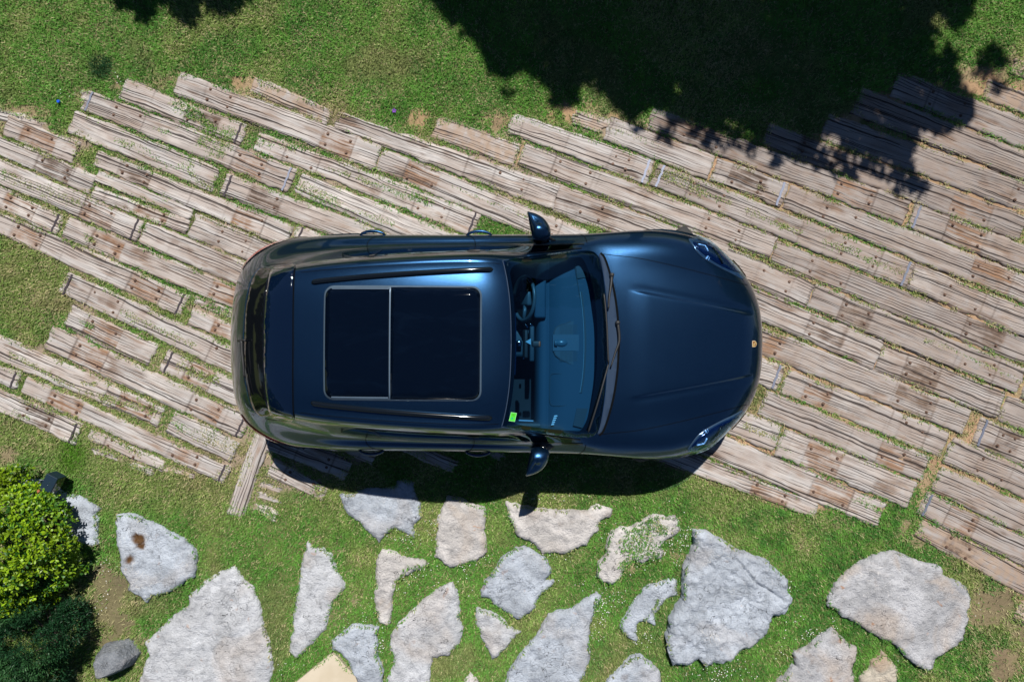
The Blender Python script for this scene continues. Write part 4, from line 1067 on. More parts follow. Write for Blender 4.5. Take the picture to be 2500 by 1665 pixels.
ST_ = [ # control stations: each 10 (x, y, z), from centre line to sill
 [(-2.33,0,.30),(-2.33,.25,.30),(-2.31,.45,.30),(-2.28,.58,.30),(-2.23,.68,.30),(-2.15,.77,.30),(-2.05,.83,.29),(-1.96,.87,.28),(-1.87,.89,.27),(-1.78,.89,.26)],
 [(-2.40,0,.50),(-2.395,.25,.50),(-2.37,.46,.50),(-2.33,.60,.50),(-2.28,.70,.50),(-2.20,.79,.49),(-2.09,.86,.47),(-1.97,.90,.44),(-1.85,.91,.37),(-1.73,.905,.27)],
 [(-2.43,0,.76),(-2.42,.25,.76),(-2.395,.46,.76),(-2.355,.60,.755),(-2.30,.71,.75),(-2.21,.80,.73),(-2.07,.875,.70),(-1.92,.915,.64),(-1.79,.925,.49),(-1.65,.915,.28)],
 [(-2.37,0,1.00),(-2.36,.25,1.00),(-2.335,.46,.995),(-2.29,.59,.985),(-2.225,.69,.965),(-2.12,.79,.92),(-1.97,.872,.86),(-1.81,.92,.77),(-1.69,.93,.50),(-1.56,.915,.28)],
 [(-2.24,0,1.215),(-2.23,.25,1.215),(-2.20,.44,1.205),(-2.145,.56,1.18),(-2.07,.65,1.13),(-1.96,.755,1.03),(-1.85,.855,.94),(-1.71,.92,.82),(-1.59,.935,.50),(-1.46,.915,.28)],
 [(-2.08,0,1.365),(-2.07,.24,1.363),(-2.045,.42,1.348),(-1.99,.53,1.315),(-1.92,.61,1.245),(-1.80,.735,1.08),(-1.72,.85,.98),(-1.60,.925,.84),(-1.49,.94,.50),(-1.37,.915,.28)],
 [(-1.90,0,1.50),(-1.89,.23,1.497),(-1.87,.40,1.483),(-1.83,.50,1.46),(-1.77,.585,1.405),(-1.66,.72,1.13),(-1.60,.845,1.00),(-1.49,.927,.86),(-1.40,.94,.50),(-1.28,.915,.28)],
 [(-1.66,0,1.555),(-1.655,.23,1.552),(-1.64,.41,1.538),(-1.61,.52,1.515),(-1.56,.61,1.455),(-1.48,.745,1.12),(-1.44,.852,1.00),(-1.36,.931,.865),(-1.29,.94,.50),(-1.18,.912,.28)],
 [(-1.33,0,1.595),(-1.33,.24,1.592),(-1.32,.43,1.578),(-1.30,.55,1.553),(-1.28,.638,1.488),(-1.24,.765,1.10),(-1.21,.858,.995),(-1.15,.933,.865),(-1.10,.937,.50),(-1.02,.905,.28)],
 [(-.90,0,1.618),(-.90,.25,1.615),(-.90,.45,1.602),(-.89,.575,1.578),(-.88,.668,1.505),(-.87,.790,1.082),(-.85,.866,.985),(-.82,.935,.86),(-.80,.935,.50),(-.75,.902,.28)],
 [(-.45,0,1.615),(-.45,.26,1.612),(-.45,.46,1.598),(-.45,.592,1.572),(-.45,.690,1.500),(-.45,.803,1.070),(-.45,.872,.98),(-.45,.938,.855),(-.45,.935,.50),(-.45,.902,.28)],
 [(-.08,0,1.585),(-.085,.26,1.582),(-.10,.46,1.566),(-.12,.592,1.540),(-.14,.700,1.465),(-.16,.812,1.062),(-.16,.877,.978),(-.16,.942,.85),(-.16,.936,.50),(-.16,.902,.28)],
 [(.22,0,1.448),(.215,.26,1.442),(.19,.46,1.418),(.16,.592,1.380),(.13,.706,1.310),(.12,.820,1.055),(.12,.882,.976),(.12,.945,.85),(.12,.937,.50),(.12,.902,.28)],
 [(.50,0,1.275),(.495,.27,1.268),(.47,.475,1.245),(.43,.62,1.212),(.40,.735,1.155),(.40,.832,1.040),(.40,.888,.972),(.40,.948,.85),(.40,.940,.50),(.40,.905,.28)],
 [(.76,0,1.115),(.755,.28,1.110),(.73,.49,1.098),(.68,.655,1.076),(.65,.765,1.050),(.65,.845,1.015),(.65,.898,.965),(.65,.955,.85),(.65,.945,.50),(.65,.91,.28)],
 [(.92,0,1.078),(.915,.28,1.074),(.90,.49,1.063),(.88,.66,1.043),(.88,.770,1.026),(.88,.855,.997),(.88,.917,.950),(.88,.972,.84),(.88,.958,.50),(.88,.92,.28)],
 [(1.22,0,1.052),(1.22,.27,1.048),(1.20,.47,1.036),(1.19,.645,1.016),(1.18,.760,1.013),(1.17,.860,.985),(1.16,.937,.925),(1.15,.994,.81),(1.15,.975,.50),(1.15,.93,.28)],
 [(1.52,0,1.012),(1.52,.26,1.008),(1.50,.45,.996),(1.48,.61,.975),(1.46,.730,.972),(1.44,.840,.950),(1.42,.930,.89),(1.41,.985,.77),(1.41,.968,.50),(1.41,.93,.28)],
 [(1.80,0,.955),(1.80,.25,.951),(1.78,.43,.938),(1.75,.57,.915),(1.72,.685,.905),(1.69,.795,.880),(1.67,.882,.82),(1.655,.938,.72),(1.65,.930,.49),(1.66,.905,.28)],
 [(2.02,0,.885),(2.015,.24,.881),(1.99,.415,.866),(1.95,.545,.845),(1.905,.650,.825),(1.865,.745,.790),(1.84,.822,.735),(1.82,.876,.655),(1.81,.880,.46),(1.81,.862,.28)],
 [(2.16,0,.800),(2.152,.23,.796),(2.12,.40,.780),(2.075,.528,.757),(2.025,.625,.728),(1.985,.700,.690),(1.955,.762,.64),(1.93,.812,.565),(1.915,.826,.42),(1.91,.815,.28)],
 [(2.225,0,.68),(2.215,.23,.677),(2.178,.41,.667),(2.125,.545,.65),(2.075,.635,.627),(2.035,.705,.597),(2.00,.762,.552),(1.97,.805,.49),(1.955,.815,.37),(1.95,.80,.27)],
 [(2.245,0,.50),(2.235,.23,.50),(2.195,.415,.497),(2.14,.555,.49),(2.09,.645,.475),(2.05,.71,.45),(2.015,.762,.415),(1.985,.80,.37),(1.975,.805,.31),(1.97,.79,.25)],
 [(2.17,0,.27),(2.16,.23,.27),(2.13,.40,.27),(2.08,.53,.27),(2.04,.62,.26),(2.01,.68,.26),(1.985,.73,.25),(1.97,.76,.25),(1.965,.77,.24),(1.96,.765,.23)],
]
half = np.array(ST_)
full = np.concatenate([half[:, :0:-1] * np.array([1, -1, 1]), half], 1)   # v: right side sill ... centre ... left sill
NU_, NV_ = full.shape[:2]          # 24 x 19
def pad(Gd):
    Gd = np.concatenate([2 * Gd[:1] - Gd[1:2], Gd, 2 * Gd[-1:] - Gd[-2:-1]], 0)
    return np.concatenate([2 * Gd[:, :1] - Gd[:, 1:2], Gd, 2 * Gd[:, -1:] - Gd[:, -2:-1]], 1)
def bsw(t):
    return np.stack([(1 - t) ** 3, 3 * t ** 3 - 6 * t ** 2 + 4, -3 * t ** 3 + 3 * t ** 2 + 3 * t + 1, t ** 3], -1) / 6
ctrl = full.copy()
for _ in range(3):     # pull the smooth surface on to the stations
    Pd = pad(ctrl)
    k3 = np.array([1, 4, 1]) / 6
    sm = sum(k3[a] * k3[b] * Pd[a:a + NU_, b:b + NV_] for a in range(3) for b in range(3))
    ctrl = ctrl + (full - sm) * 0.9
CP = pad(ctrl)
def surf(u, v):
    u = np.clip(np.asarray(u, float), 0, NU_ - 1); v = np.clip(np.asarray(v, float), 0, NV_ - 1)
    ui = np.minimum(u.astype(int), NU_ - 2); vi = np.minimum(v.astype(int), NV_ - 2)
    wu = bsw(u - ui); wv = bsw(v - vi)
    out = 0
    for a in range(4):
        for b in range(4):
            out = out + (wu[..., a] * wv[..., b])[..., None] * CP[ui + a, vi + b]
    return shape(out)
def shape(P):
    """power bulge on the bonnet and a swage along the doors"""
    P = P.copy()
    x, y, z = P[..., 0], P[..., 1], P[..., 2]
    yc = 0.455 - (x - .95) * 0.175
    k = sstep(0.95, 1.15, x) * sstep(2.12, 1.95, x) * (z > .7)
    P[..., 2] = z + 0.012 * k * sstep(0.010, -0.008, abs(y) - yc) - 0.004 * k * np.exp(-((abs(y) - yc - .03) / .03) ** 2)
    return P
du, dv = 14, 20
us = np.linspace(0, NU_ - 1, (NU_ - 1) * du + 1); vs = np.linspace(0, NV_ - 1, (NV_ - 1) * dv + 1)
UU, VV = np.meshgrid(us, vs, indexing='ij')
BV = surf(UU, VV)
ids = np.arange(BV.shape[0] * BV.shape[1]).reshape(BV.shape[:2])
BQ = np.stack([ids[:-1, :-1], ids[1:, :-1], ids[1:, 1:], ids[:-1, 1:]], -1).reshape(-1, 4)
BF = BV.reshape(-1, 3)
bvh = BVHTree.FromPolygons([tuple(p) for p in BF], [tuple(int(i) for i in q) for q in BQ])
def hit_px(px, py):
    """where the sight line of a photo pixel meets the car body (car's own space)"""
    wx, wy = gnd(px, py, 0)
    p = CI @ Vector((wx, wy, 0)); d = (p - CAML).normalized()
    h = bvh.ray_cast(CAML, d)
    return (h[0], h[1] if h[1].z > 0 else -h[1]) if h[0] is not None else (None, None)
def hit_down(x, y):
    h = bvh.ray_cast(Vector((x, y, 3)), Vector((0, 0, -1)))
    return (h[0].z, (h[1] if h[1].z > 0 else -h[1])) if h[0] is not None else (None, None)
def zxy(z, x, y): return zp(z, x, y)

def deck_panel(name, outline, off, mat, parent=CAR, step=0.035, skirt=0.006, smooth=True, extra=None):
    """panel that follows the body; outline is (n,2) in car space"""
    P = resample(np.asarray(outline), 0.014, True)
    V2, T, bl = fill_poly(P, step)
    V = []; 
    for (x, y) in V2:
        zz, nn = hit_down(float(x), float(y))
        if zz is None: zz, nn = 0.9, Vector((0, 0, 1))
        if nn.z < .25: nn = Vector((nn.x, nn.y, .25)).normalized()
        V.append((x + nn.x * off, y + nn.y * off, zz + nn.z * off + (extra(x, y) if extra else 0)))
    V = np.array(V); low = V[bl] - np.array([0, 0, skirt + off])
    m0 = len(V); n = len(bl)
    Fc = list(T) + [(bl[k], m0 + k, m0 + (k + 1) % n, bl[(k + 1) % n]) for k in range(n)]
    o = mesh_np(name, np.vstack([V, low]), Fc, mat, parent, smooth=False)
    bm = bmesh.new(); bm.from_mesh(o.data); bmesh.ops.recalc_face_normals(bm, faces=bm.faces)
    for f in bm.faces: f.smooth = len(f.verts) == 3
    bm.to_mesh(o.data); bm.free()
    return o
def px_xy(pts):
    r = []
    for (a, b) in pts:
        h, _ = hit_px(a, b)
        if h is not None: r.append((h.x, h.y))
    return np.array(r)
def ribbon(name, P3, N3, w, off, mat, parent=CAR):
    P3 = np.asarray(P3); N3 = np.asarray(N3)
    t = np.gradient(P3, axis=0); t /= np.linalg.norm(t, axis=1)[:, None] + 1e-9
    s = np.cross(t, N3); s /= np.linalg.norm(s, axis=1)[:, None] + 1e-9
    ww = np.asarray(w) * np.ones(len(P3)); ww = ww[:, None]
    a = P3 - s * ww / 2 + N3 * off; b = P3 + s * ww / 2 + N3 * off
    n = len(P3); V = np.vstack([a, b]); k = np.arange(n - 1)
    return mesh_np(name, V, np.stack([k, k + 1, n + k + 1, n + k], -1), mat, parent)
def ribbon_px(name, pts, w, off, mat, parent=CAR, n=6):
    C = catmull(pts, n); P3, N3 = [], []
    for (a, b) in C:
        h, nn = hit_px(a, b)
        if h is not None: P3.append(h); N3.append(nn)
    return ribbon(name, np.array(P3), np.array(N3), w, off, mat, parent)
def ribbon_uv(name, UVs, w, off, mat, parent=CAR, n=8):
    C = catmull(UVs, n)
    P3 = surf(C[:, 0], C[:, 1]); N3 = uvn(C[:, 0], C[:, 1])
    return ribbon(name, P3, N3, w, off, mat, parent)
def uvn(u, v):
    e = 0.02
    a = surf(np.minimum(u + e, NU_ - 1), v) - surf(np.maximum(u - e, 0), v); b = surf(u, np.minimum(v + e, NV_ - 1)) - surf(u, np.maximum(v - e, 0))
    n = np.cross(a, b); n /= np.linalg.norm(n, axis=-1)[..., None] + 1e-9
    return n
def mirror_y(P): P = np.array(P, float); P[..., 1] *= -1; return P

# outlines (traced on the left, sunlit side and mirrored)
def half_sym(pts):      # px points, starts and ends on the centre line
    xy = px_xy(pts); xy[0, 1] = 0; xy[-1, 1] = 0
    return np.vstack([xy, mirror_y(xy[1:-1])[::-1]])
WS_top = [(1248, 838), (1247, 780), (1244, 730), (1238, 685), (1231, 651), (1227, 637)]
WS_side = [(1290, 627), (1370, 617), (1440, 613)]
WS_bot = [(1463, 628), (1470, 655), (1477, 700), (1482, 760), (1484, 838)]
xt = px_xy(WS_top); xs_ = px_xy(WS_side); xb = px_xy(WS_bot)
WSH = np.vstack([catmull(xt, 4), catmull(np.vstack([xt[-1:], xs_, xb[:1]]), 4)[1:], catmull(xb, 4)[1:]])
WSH[0, 1] = 0; WSH[-1, 1] = 0
WS = np.vstack([WSH, mirror_y(WSH[1:-1])[::-1]])
wc = WS.mean(0)
def inset(P, dd):
    P = resample(P, 0.02, True)
    d = np.roll(P, -1, 0) - np.roll(P, 1, 0); nn = np.stack([d[:, 1], -d[:, 0]], 1); nn /= np.linalg.norm(nn, axis=1)[:, None] + 1e-9
    A = 0.5 * np.sum(P[:, 0] * np.roll(P[:, 1], -1) - np.roll(P[:, 0], -1) * P[:, 1])
    return P - nn * dd * (1 if A > 0 else -1)
# body with the openings cut out
ctr = BV[:-1, :-1] * .25 + BV[1:, :-1] * .25 + BV[1:, 1:] * .25 + BV[:-1, 1:] * .25
cu = (UU[:-1, :-1] + UU[1:, 1:]) / 2; cv = (VV[:-1, :-1] + VV[1:, 1:]) / 2; jj_ = abs(cv - 9)
keep = ~(in_poly(ctr[..., 0], ctr[..., 1], inset(WS, .03)) & (ctr[..., 2] > 1.0))
def win_lo(u): return 4.18 + 0.5 * sstep(8.3, 7.5, u) + 0.30 * sstep(12.6, 13.6, u)
def win_hi(u): return 4.90 - 0.10 * sstep(8.0, 7.4, u)
keep &= ~((cu > 7.7) & (cu < 13.2) & (jj_ > win_lo(cu) + .05) & (jj_ < win_hi(cu) - .05))
AX_F, AX_R, WR = 1.385, -1.405, 0.365
for ax in (AX_F, AX_R):
    keep &= ~((np.hypot(ctr[..., 0] - ax, ctr[..., 2] - .37) < .405) & (abs(ctr[..., 1]) > .6) & (jj_ > 6.3))
body = mesh_np("body", BF, BQ[keep.ravel()], PAINT, CAR, smooth=True)

# lower cladding, arch lips, wheel wells, floor
for sgn in (-1, 1):
    for ax in (AX_F, AX_R):
        bm = bmesh.new(); pr = None
        rings = []
        for k in range(33):
            a = R(-12) + (math.pi + R(24)) * k / 32
            cx, cz = math.cos(a), math.sin(a)
            x, z = ax + .41 * cx, .37 + .41 * cz
            h = bvh.ray_cast(Vector((x, sgn * 3, max(z, .3))), Vector((0, -sgn, 0)))
            y = abs(h[0].y) if h[0] is not None else .92
            y = min(y, 1.0)
            rings.append([bm.verts.new((ax + r_ * cx, sgn * (y + dy_), .37 + r_ * cz)) for r_, dy_ in ((.375, -.05), (.388, .010), (.430, .012), (.436, -.03))])
        for k in range(32):
            for e in range(3): bm.faces.new((rings[k][e], rings[k][e + 1], rings[k + 1][e + 1], rings[k + 1][e]))
        bmesh.ops.recalc_face_normals(bm, faces=bm.faces)
        bm_obj("arch_trim", bm, PAINT, CAR, True)
        bm = bmesh.new(); seg = []
        for k in range(25):
            a = R(-15) + (math.pi + R(30)) * k / 24
            seg.append([bm.verts.new((ax + .42 * math.cos(a), sgn * yy, .37 + .42 * math.sin(a))) for yy in (.5, .90)])
        for k in range(24): bm.faces.new((seg[k][0], seg[k][1], seg[k + 1][1], seg[k + 1][0]))
        bm_obj("wheel_well", bm, BLACKM, CAR)
bm = bmesh.new()
box_bm(bm, (-.02, 0, .27), (3.9, 1.45, .10), bevel=.02); box_bm(bm, (0, .86, .265), (1.9, .14, .09), bevel=.02); box_bm(bm, (0, -.86, .265), (1.9, .14, .09), bevel=.02)
bm_obj("underbody", bm, BLACKM, CAR)

# wheels
TYRE = plain("tyre_rubber", (0.035, 0.036, 0.038), .8, nscale=80)
def wheel(x, y, steer, side):
    root = bpy.data.objects.new("wheel", None); link(root, CAR); root.location = (x, y, WR); root.rotation_euler = (0, 0, steer)
    bm = bmesh.new(); prof = [(.235, -.10), (.30, -.122), (.345, -.112), (.360, -.085), (.365, 0), (.360, .085), (.345, .112), (.30, .122), (.235, .10)]
    N = 72; rg = []
    for k in range(N):
        a = 2 * math.pi * k / N
        ring = []
        for q, (r_, yy) in enumerate(prof):
            rr = r_ - (.012 if (q in (3, 4, 5) and k % 2) else 0)
            ring.append(bm.verts.new((rr * math.cos(a), yy, rr * math.sin(a))))
        rg.append(ring)
    for k in range(N):
        for e in range(len(prof) - 1): bm.faces.new((rg[k][e], rg[k][e + 1], rg[(k + 1) % N][e + 1], rg[(k + 1) % N][e]))
    bmesh.ops.recalc_face_normals(bm, faces=bm.faces)
    bm_obj("tyre", bm, TYRE, root)
    bm = bmesh.new()
    s = side
    for k in range(5):
        for dd in (-.16, .16):
            a = 2 * math.pi * k / 5 + dd
            tube_bm(bm, [(.04 * math.cos(a), s * .07, .04 * math.sin(a)), (.15 * math.cos(a - dd * .4), s * .088, .15 * math.sin(a - dd * .4)), (.235 * math.cos(a), s * .085, .235 * math.sin(a))], [.022, .016, .015], 6)
    tube_bm(bm, [(.238 * math.cos(t), s * .085, .238 * math.sin(t)) for t in np.linspace(0, 2 * math.pi, 41)[:-1]], .012, 6, True)
    bmesh.ops.create_cone(bm, cap_ends=True, segments=24, radius1=.05, radius2=.04, depth=.04, matrix=Matrix.Translation((0, s * .08, 0)) @ Matrix.Rotation(R(-90 * s), 4, 'X'))
    bm_obj("rim", bm, CHROME, root, True)
    bm = bmesh.new(); bmesh.ops.create_cone(bm, cap_ends=True, segments=32, radius1=.17, radius2=.17, depth=.02, matrix=Matrix.Rotation(R(90), 4, 'X'))
    bmesh.ops.create_cone(bm, cap_ends=True, segments=32, radius1=.236, radius2=.236, depth=.15, matrix=Matrix.Translation((0, -s * .05, 0)) @ Matrix.Rotation(R(90), 4, 'X'))
    bm_obj("brake_disc", bm, BLACKM, root, True)
wheel(AX_F, .80, R(38), 1); wheel(AX_F, -.80, R(36), -1); wheel(AX_R, .80, 0, 1); wheel(AX_R, -.80, 0, -1)

# ---------------- windscreen
ws = deck_panel("windscreen", WS, .004, WGLASS, step=.05, skirt=0)
# frit border: ring between outer outline and inner outline
def ring_panel(name, outer, inner, off, mat, parent=CAR, inner_off=None):
    n = 220
    o_ = resample(outer, 0.01, True); i_ = resample(inner, 0.01, True)
    c = o_.mean(0)
    def polar(P):
        a = np.arctan2(P[:, 1] - c[1], P[:, 0] - c[0]); k = np.argsort(a); return a[k], P[k]
    ao, po = polar(o_); ai, pi_ = polar(i_)
    th = np.linspace(-np.pi, np.pi, n, endpoint=False)
    def at(a, P, k): return np.stack([np.interp(th, np.r_[a - 2 * np.pi, a, a + 2 * np.pi], np.r_[P[:, j], P[:, j], P[:, j]]) for j in (0, 1)], 1)
    O_, I_ = at(ao, po, 0), at(ai, pi_, 0)
    V = []; m = 4
    for q in range(m):
        f = q / (m - 1)
        for k in range(n):
            x, y = O_[k] * (1 - f) + I_[k] * f
            zz, nn = hit_down(float(x), float(y)); 
            if zz is None: zz, nn = 0.9, Vector((0, 0, 1))
            V.append((x + nn.x * off, y + nn.y * off, zz + nn.z * off))
    Fc = []
    for q in range(m - 1):
        for k in range(n): Fc.append((q * n + k, q * n + (k + 1) % n, (q + 1) * n + (k + 1) % n, (q + 1) * n + k))
    return mesh_np(name, np.array(V), np.array(Fc), mat, parent, smooth=True)
inn = px_xy([(1258, 838), (1257, 780), (1254, 730), (1249, 690), (1245, 665), (1262, 645), (1330, 634), (1400, 629), (1422, 632), (1440, 672), (1451, 730), (1457, 780), (1458, 838)])
inn[0, 1] = 0; inn[-1, 1] = 0
INN = catmull(np.vstack([inn, mirror_y(inn[1:-1])[::-1]]), 3, True)
ring_panel("windscreen_border", WS, INN, .0015, BLACKG, ws)
ribbon("windscreen_seal", np.array([(*p, hit_down(*p)[0] or 1.4) for p in np.vstack([mirror_y(WSH[:22])[::-1], WSH[:22]])]), np.tile([[0, 0, 1.0]], (44, 1)), .007, .006, COWL, ws)

# ---------------- cowl between glass and bonnet
hb = px_xy([(1466, 618), (1476, 630), (1488, 665), (1500, 715), (1508, 775), (1511, 838)]); hb[-1, 1] = 0
gb = px_xy([(1461, 622), (1468, 645), (1476, 700), (1481, 760), (1483, 838)]); gb[-1, 1] = 0
cw = np.vstack([catmull(hb, 4), mirror_y(catmull(hb, 4)[:-1])[::-1], mirror_y(catmull(gb, 4)), catmull(gb, 4)[::-1][1:]])
cowl = deck_panel("cowl_panel", cw, .003, COWL, step=.03, skirt=.01)
e_ = catmull(hb, 6)
ribbon("cowl_gap", np.array([(p[0], p[1], hit_down(*p)[0] + .0) for p in np.vstack([e_, mirror_y(e_[:-1])[::-1]])]), np.tile([[0, 0, 1.0]], (2 * len(e_) - 1, 1)), .018, .0055, RUBBER, cowl)
# wipers
def wiper(name, arm, blade, z, lift=.035):
    root = bpy.data.objects.new(name, None); link(root, CAR)
    def P(pts, l):
        r = []
        for (a, b) in catmull([zxy(z, *p) for p in pts], 5):
            h, nn = hit_px(a, b); r.append(h + nn * l)
        return r
    bm = bmesh.new(); pa = P(arm, lift); tube_bm(bm, pa, list(np.linspace(.013, .006, len(pa))), 6)
    bmesh.ops.create_cone(bm, cap_ends=True, segments=16, radius1=.02, radius2=.017, depth=.03, matrix=Matrix.Translation(pa[0]))
    bm_obj("wiper_arm", bm, BLACKM, root, True)
    bm = bmesh.new(); pb = P(blade, lift * .45); tube_bm(bm, pb, .0075, 6); bm_obj("wiper_blade", bm, BLACKM, root, True)
wiper("wiper", [(1020, 95), (1032, 235), (1000, 330), (955, 450)], [(945, 430), (905, 570), (860, 730), (820, 860), (783, 975)], 'Q')
wiper("wiper", [(972, 580), (962, 660), (945, 750), (935, 850)], [(908, 730), (922, 860), (932, 1000), (938, 1140), (945, 1290)], 'O')

# ---------------- sunroof
def rrect(x0, y0, x1, y1, r, n=6):
    P = []
    for (cx, cy, a0) in ((x1 - r, y1 - r, 0), (x0 + r, y1 - r, 90), (x0 + r, y0 + r, 180), (x1 - r, y0 + r, 270)):
        for k in range(n + 1):
            a = R(a0 + 90 * k / n); P.append((cx + r * math.cos(a), cy + r * math.sin(a)))
    return np.array(P)
c0, _ = hit_px(790, 838); c1, _ = hit_px(1176, 838)
yt = (hit_px(980, 698)[0].y - hit_px(980, 979)[0].y) / 2
xm = hit_px(951.5, 838)[0].x
sr = bpy.data.objects.new("sunroof", None); link(sr, CAR)
OUT = rrect(c0.x, -yt, c1.x, yt, .075)
deck_panel("roof_frame", OUT, .0035, TRIMG, sr, step=.06, skirt=0)
deck_panel("front_glass", rrect(xm + .0055, -yt + .013, c1.x - .013, yt - .013, .064)if False else np.array([p for p in catmull(np.array([(xm + .0055, -yt + .013), (xm + .0055, 0), (xm + .0055, yt - .013)]), 2)] + [tuple(p) for p in rrect(c0.x, -yt + .013, c1.x - .013, yt - .013, .064)[:7][::-1]] + [tuple(p) for p in rrect(c0.x, -yt + .013, c1.x - .013, yt - .013, .064)[-7:][::-1]]), .007, DGLASS, sr, step=.06, skirt=.001)
rr = rrect(c0.x + .012, -yt + .018, c1.x, yt - .018, .060)
deck_panel("rear_glass_panel", np.array([(xm - .0055, -yt + .018)] + [tuple(p) for p in rr[14:21][::-1]] + [tuple(p) for p in rr[7:14][::-1]] + [(xm - .0055, yt - .018)]), .0055, DGLASS, sr, step=.06, skirt=.001)
# thin inner line
for s in (-1, 1):
    ln = np.array([(x, s * (yt - .0235)) for x in np.linspace(c0.x + .06, xm - .01, 20)])
    ribbon("roof_seal", np.array([(p[0], p[1], hit_down(*p)[0]) for p in ln]), np.tile([[0, 0, 1.0]], (20, 1)), .009, .008, TRIMG, sr)

# ---------------- roof rails
def rail(sgn):
    pts = [(-1.535, .455), (-1.50, .463), (-1.40, .475), (-1.1, .502), (-.8, .525), (-.5, .545), (-.28, .558), (-.18, .563), (-.145, .563)]
    C = catmull(pts, 5); bm = bmesh.new(); n = len(C); prev = None
    for k, (x, y) in enumerate(C):
        t = k / (n - 1); e = min(1, min(t, 1 - t) * 9) ** .5
        zz, _ = hit_down(x, y * sgn)
        hw_, hh = .021 * max(.12, e), .034 * e
        ring = [bm.verts.new((x, sgn * (y + q * hw_), zz - .004 + hh * p_)) for q, p_ in ((-1, 0), (-.9, .6), (-.5, .95), (0, 1.03), (.5, .95), (.9, .6), (1, 0))]
        if prev:
            for e_2 in range(6): bm.faces.new((prev[e_2], prev[e_2 + 1], ring[e_2 + 1], ring[e_2]))
        prev = ring
    bmesh.ops.recalc_face_normals(bm, faces=bm.faces)
    bm_obj("roof_rail", bm, RAILM, CAR, True)
rail(1); rail(-1)
# joint line along the roof edge outside the rails
for s in (1, -1):
    C = catmull([(-1.62, .565), (-1.4, .585), (-1.0, .612), (-.6, .632), (-.3, .640), (-.1, .640)], 6)
    ribbon("roof_joint", np.array([(x, s * (y - .028), hit_down(x, s * (y - .028))[0]) for x, y in C]), np.array([hit_down(x, s * (y - .028))[1] for x, y in C]), .004, .0012, RUBBER)

# ---------------- tailgate spoiler and rear glass
seam = px_xy([(716, 838), (716, 780), (717, 720), (718, 680), (721, 655), (716, 645)]); seam[0, 1] = 0
edge = px_xy([(668, 655), (658, 690), (651, 740), (648, 790), (648, 838)]); edge[-1, 1] = 0
SPH = np.vstack([catmull(seam, 3), catmull(edge, 3)])
SP = np.vstack([SPH, mirror_y(SPH[1:-1])[::-1]])
deck_panel("rear_spoiler", SP, .014, glossy("navy_gloss_spoiler", (0.0015, 0.006, 0.020), .03, 0.0, .5, 1.0), step=.022, skirt=.016)
s1 = catmull(np.vstack([seam]), 6)
s1 = np.vstack([s1, px_xy([(705, 643), (670, 646), (650, 650)])])
for s in (1, -1):
    q = s1.copy(); q[:, 1] *= s
    ribbon("tailgate_gap", np.array([(p[0], p[1], hit_down(*p)[0]) for p in q]), np.array([hit_down(*p)[1] for p in q]), .008, .0015 if s > 0 else .0017, RUBBER)
gl = px_xy([(646, 838), (646, 790), (649, 740), (656, 690), (664, 660), (638, 656), (622, 672), (609, 715), (601, 760), (598, 838)]); gl[0, 1] = 0; gl[-1, 1] = 0
RG = np.vstack([gl, mirror_y(gl[1:-1])[::-1]])
deck_panel("rear_window", catmull(RG, 3, True), .004, BLACKG, step=.022, skirt=.0)
bl_ = px_xy([(634, 656), (616, 680), (604, 725), (597, 780), (595, 838)]); bl_[-1, 1] = 0
bl_ = catmull(bl_, 6); bl_ = np.vstack([bl_, mirror_y(bl_[:-1])[::-1]])
ribbon("rear_window_trim", np.array([(p[0], p[1], hit_down(*p)[0]) for p in bl_]), np.array([hit_down(*p)[1] for p in bl_]), .010, .004, glossy("blue_gloss_trim", (.01, .06, .16), .15, .5))
# rear wiper
rw = bpy.data.objects.new("rear_wiper", None); link(rw, CAR)
def Pz(z, pts, l, n=5):
    r = []
    for (a, b) in catmull([zxy(z, *p) for p in pts], n):
        h, nn = hit_px(a, b); r.append(h + nn * l)
    return r
bm = bmesh.new(); pa = Pz('M', [(128, 1105), (132, 1200), (142, 1300), (150, 1400)], .03); tube_bm(bm, pa, list(np.linspace(.016, .008, len(pa))), 6)
tube_bm(bm, Pz('M', [(100, 1108), (160, 1104)], .03), .010, 6); bm_obj("wiper_arm", bm, BLACKM, rw, True)
bm = bmesh.new(); tube_bm(bm, Pz('M', [(122, 1180), (150, 1380), (185, 1550)], .015), .007, 6); tube_bm(bm, Pz('M', [(110, 1190), (128, 1330), (160, 1480)], .012), .004, 6); bm_obj("wiper_blade", bm, BLACKM, rw, True)

# ---------------- tail lamps
for s in (1, -1):
    n1_, n2_ = 20, 5
    u = np.linspace(2.15, 2.95, n2_); v = np.linspace(3.2, 7.2, n1_)
    U_, V_ = np.meshgrid(u, v, indexing='ij'); Vv_ = 9 + s * V_
    P = surf(U_, Vv_); Nn = uvn(U_, Vv_)
    sgn = np.sign((Nn * (P - np.array([-1.2, 0, .7]))).sum(-1).mean())
    P = P + Nn * sgn * .010
    idd = np.arange(P.shape[0] * P.shape[1]).reshape(P.shape[:2])
    q = np.stack([idd[:-1, :-1], idd[1:, :-1], idd[1:, 1:], idd[:-1, 1:]], -1).reshape(-1, 4)
    mesh_np("tail_lamp", P.reshape(-1, 3), q, REDL, CAR, smooth=True)

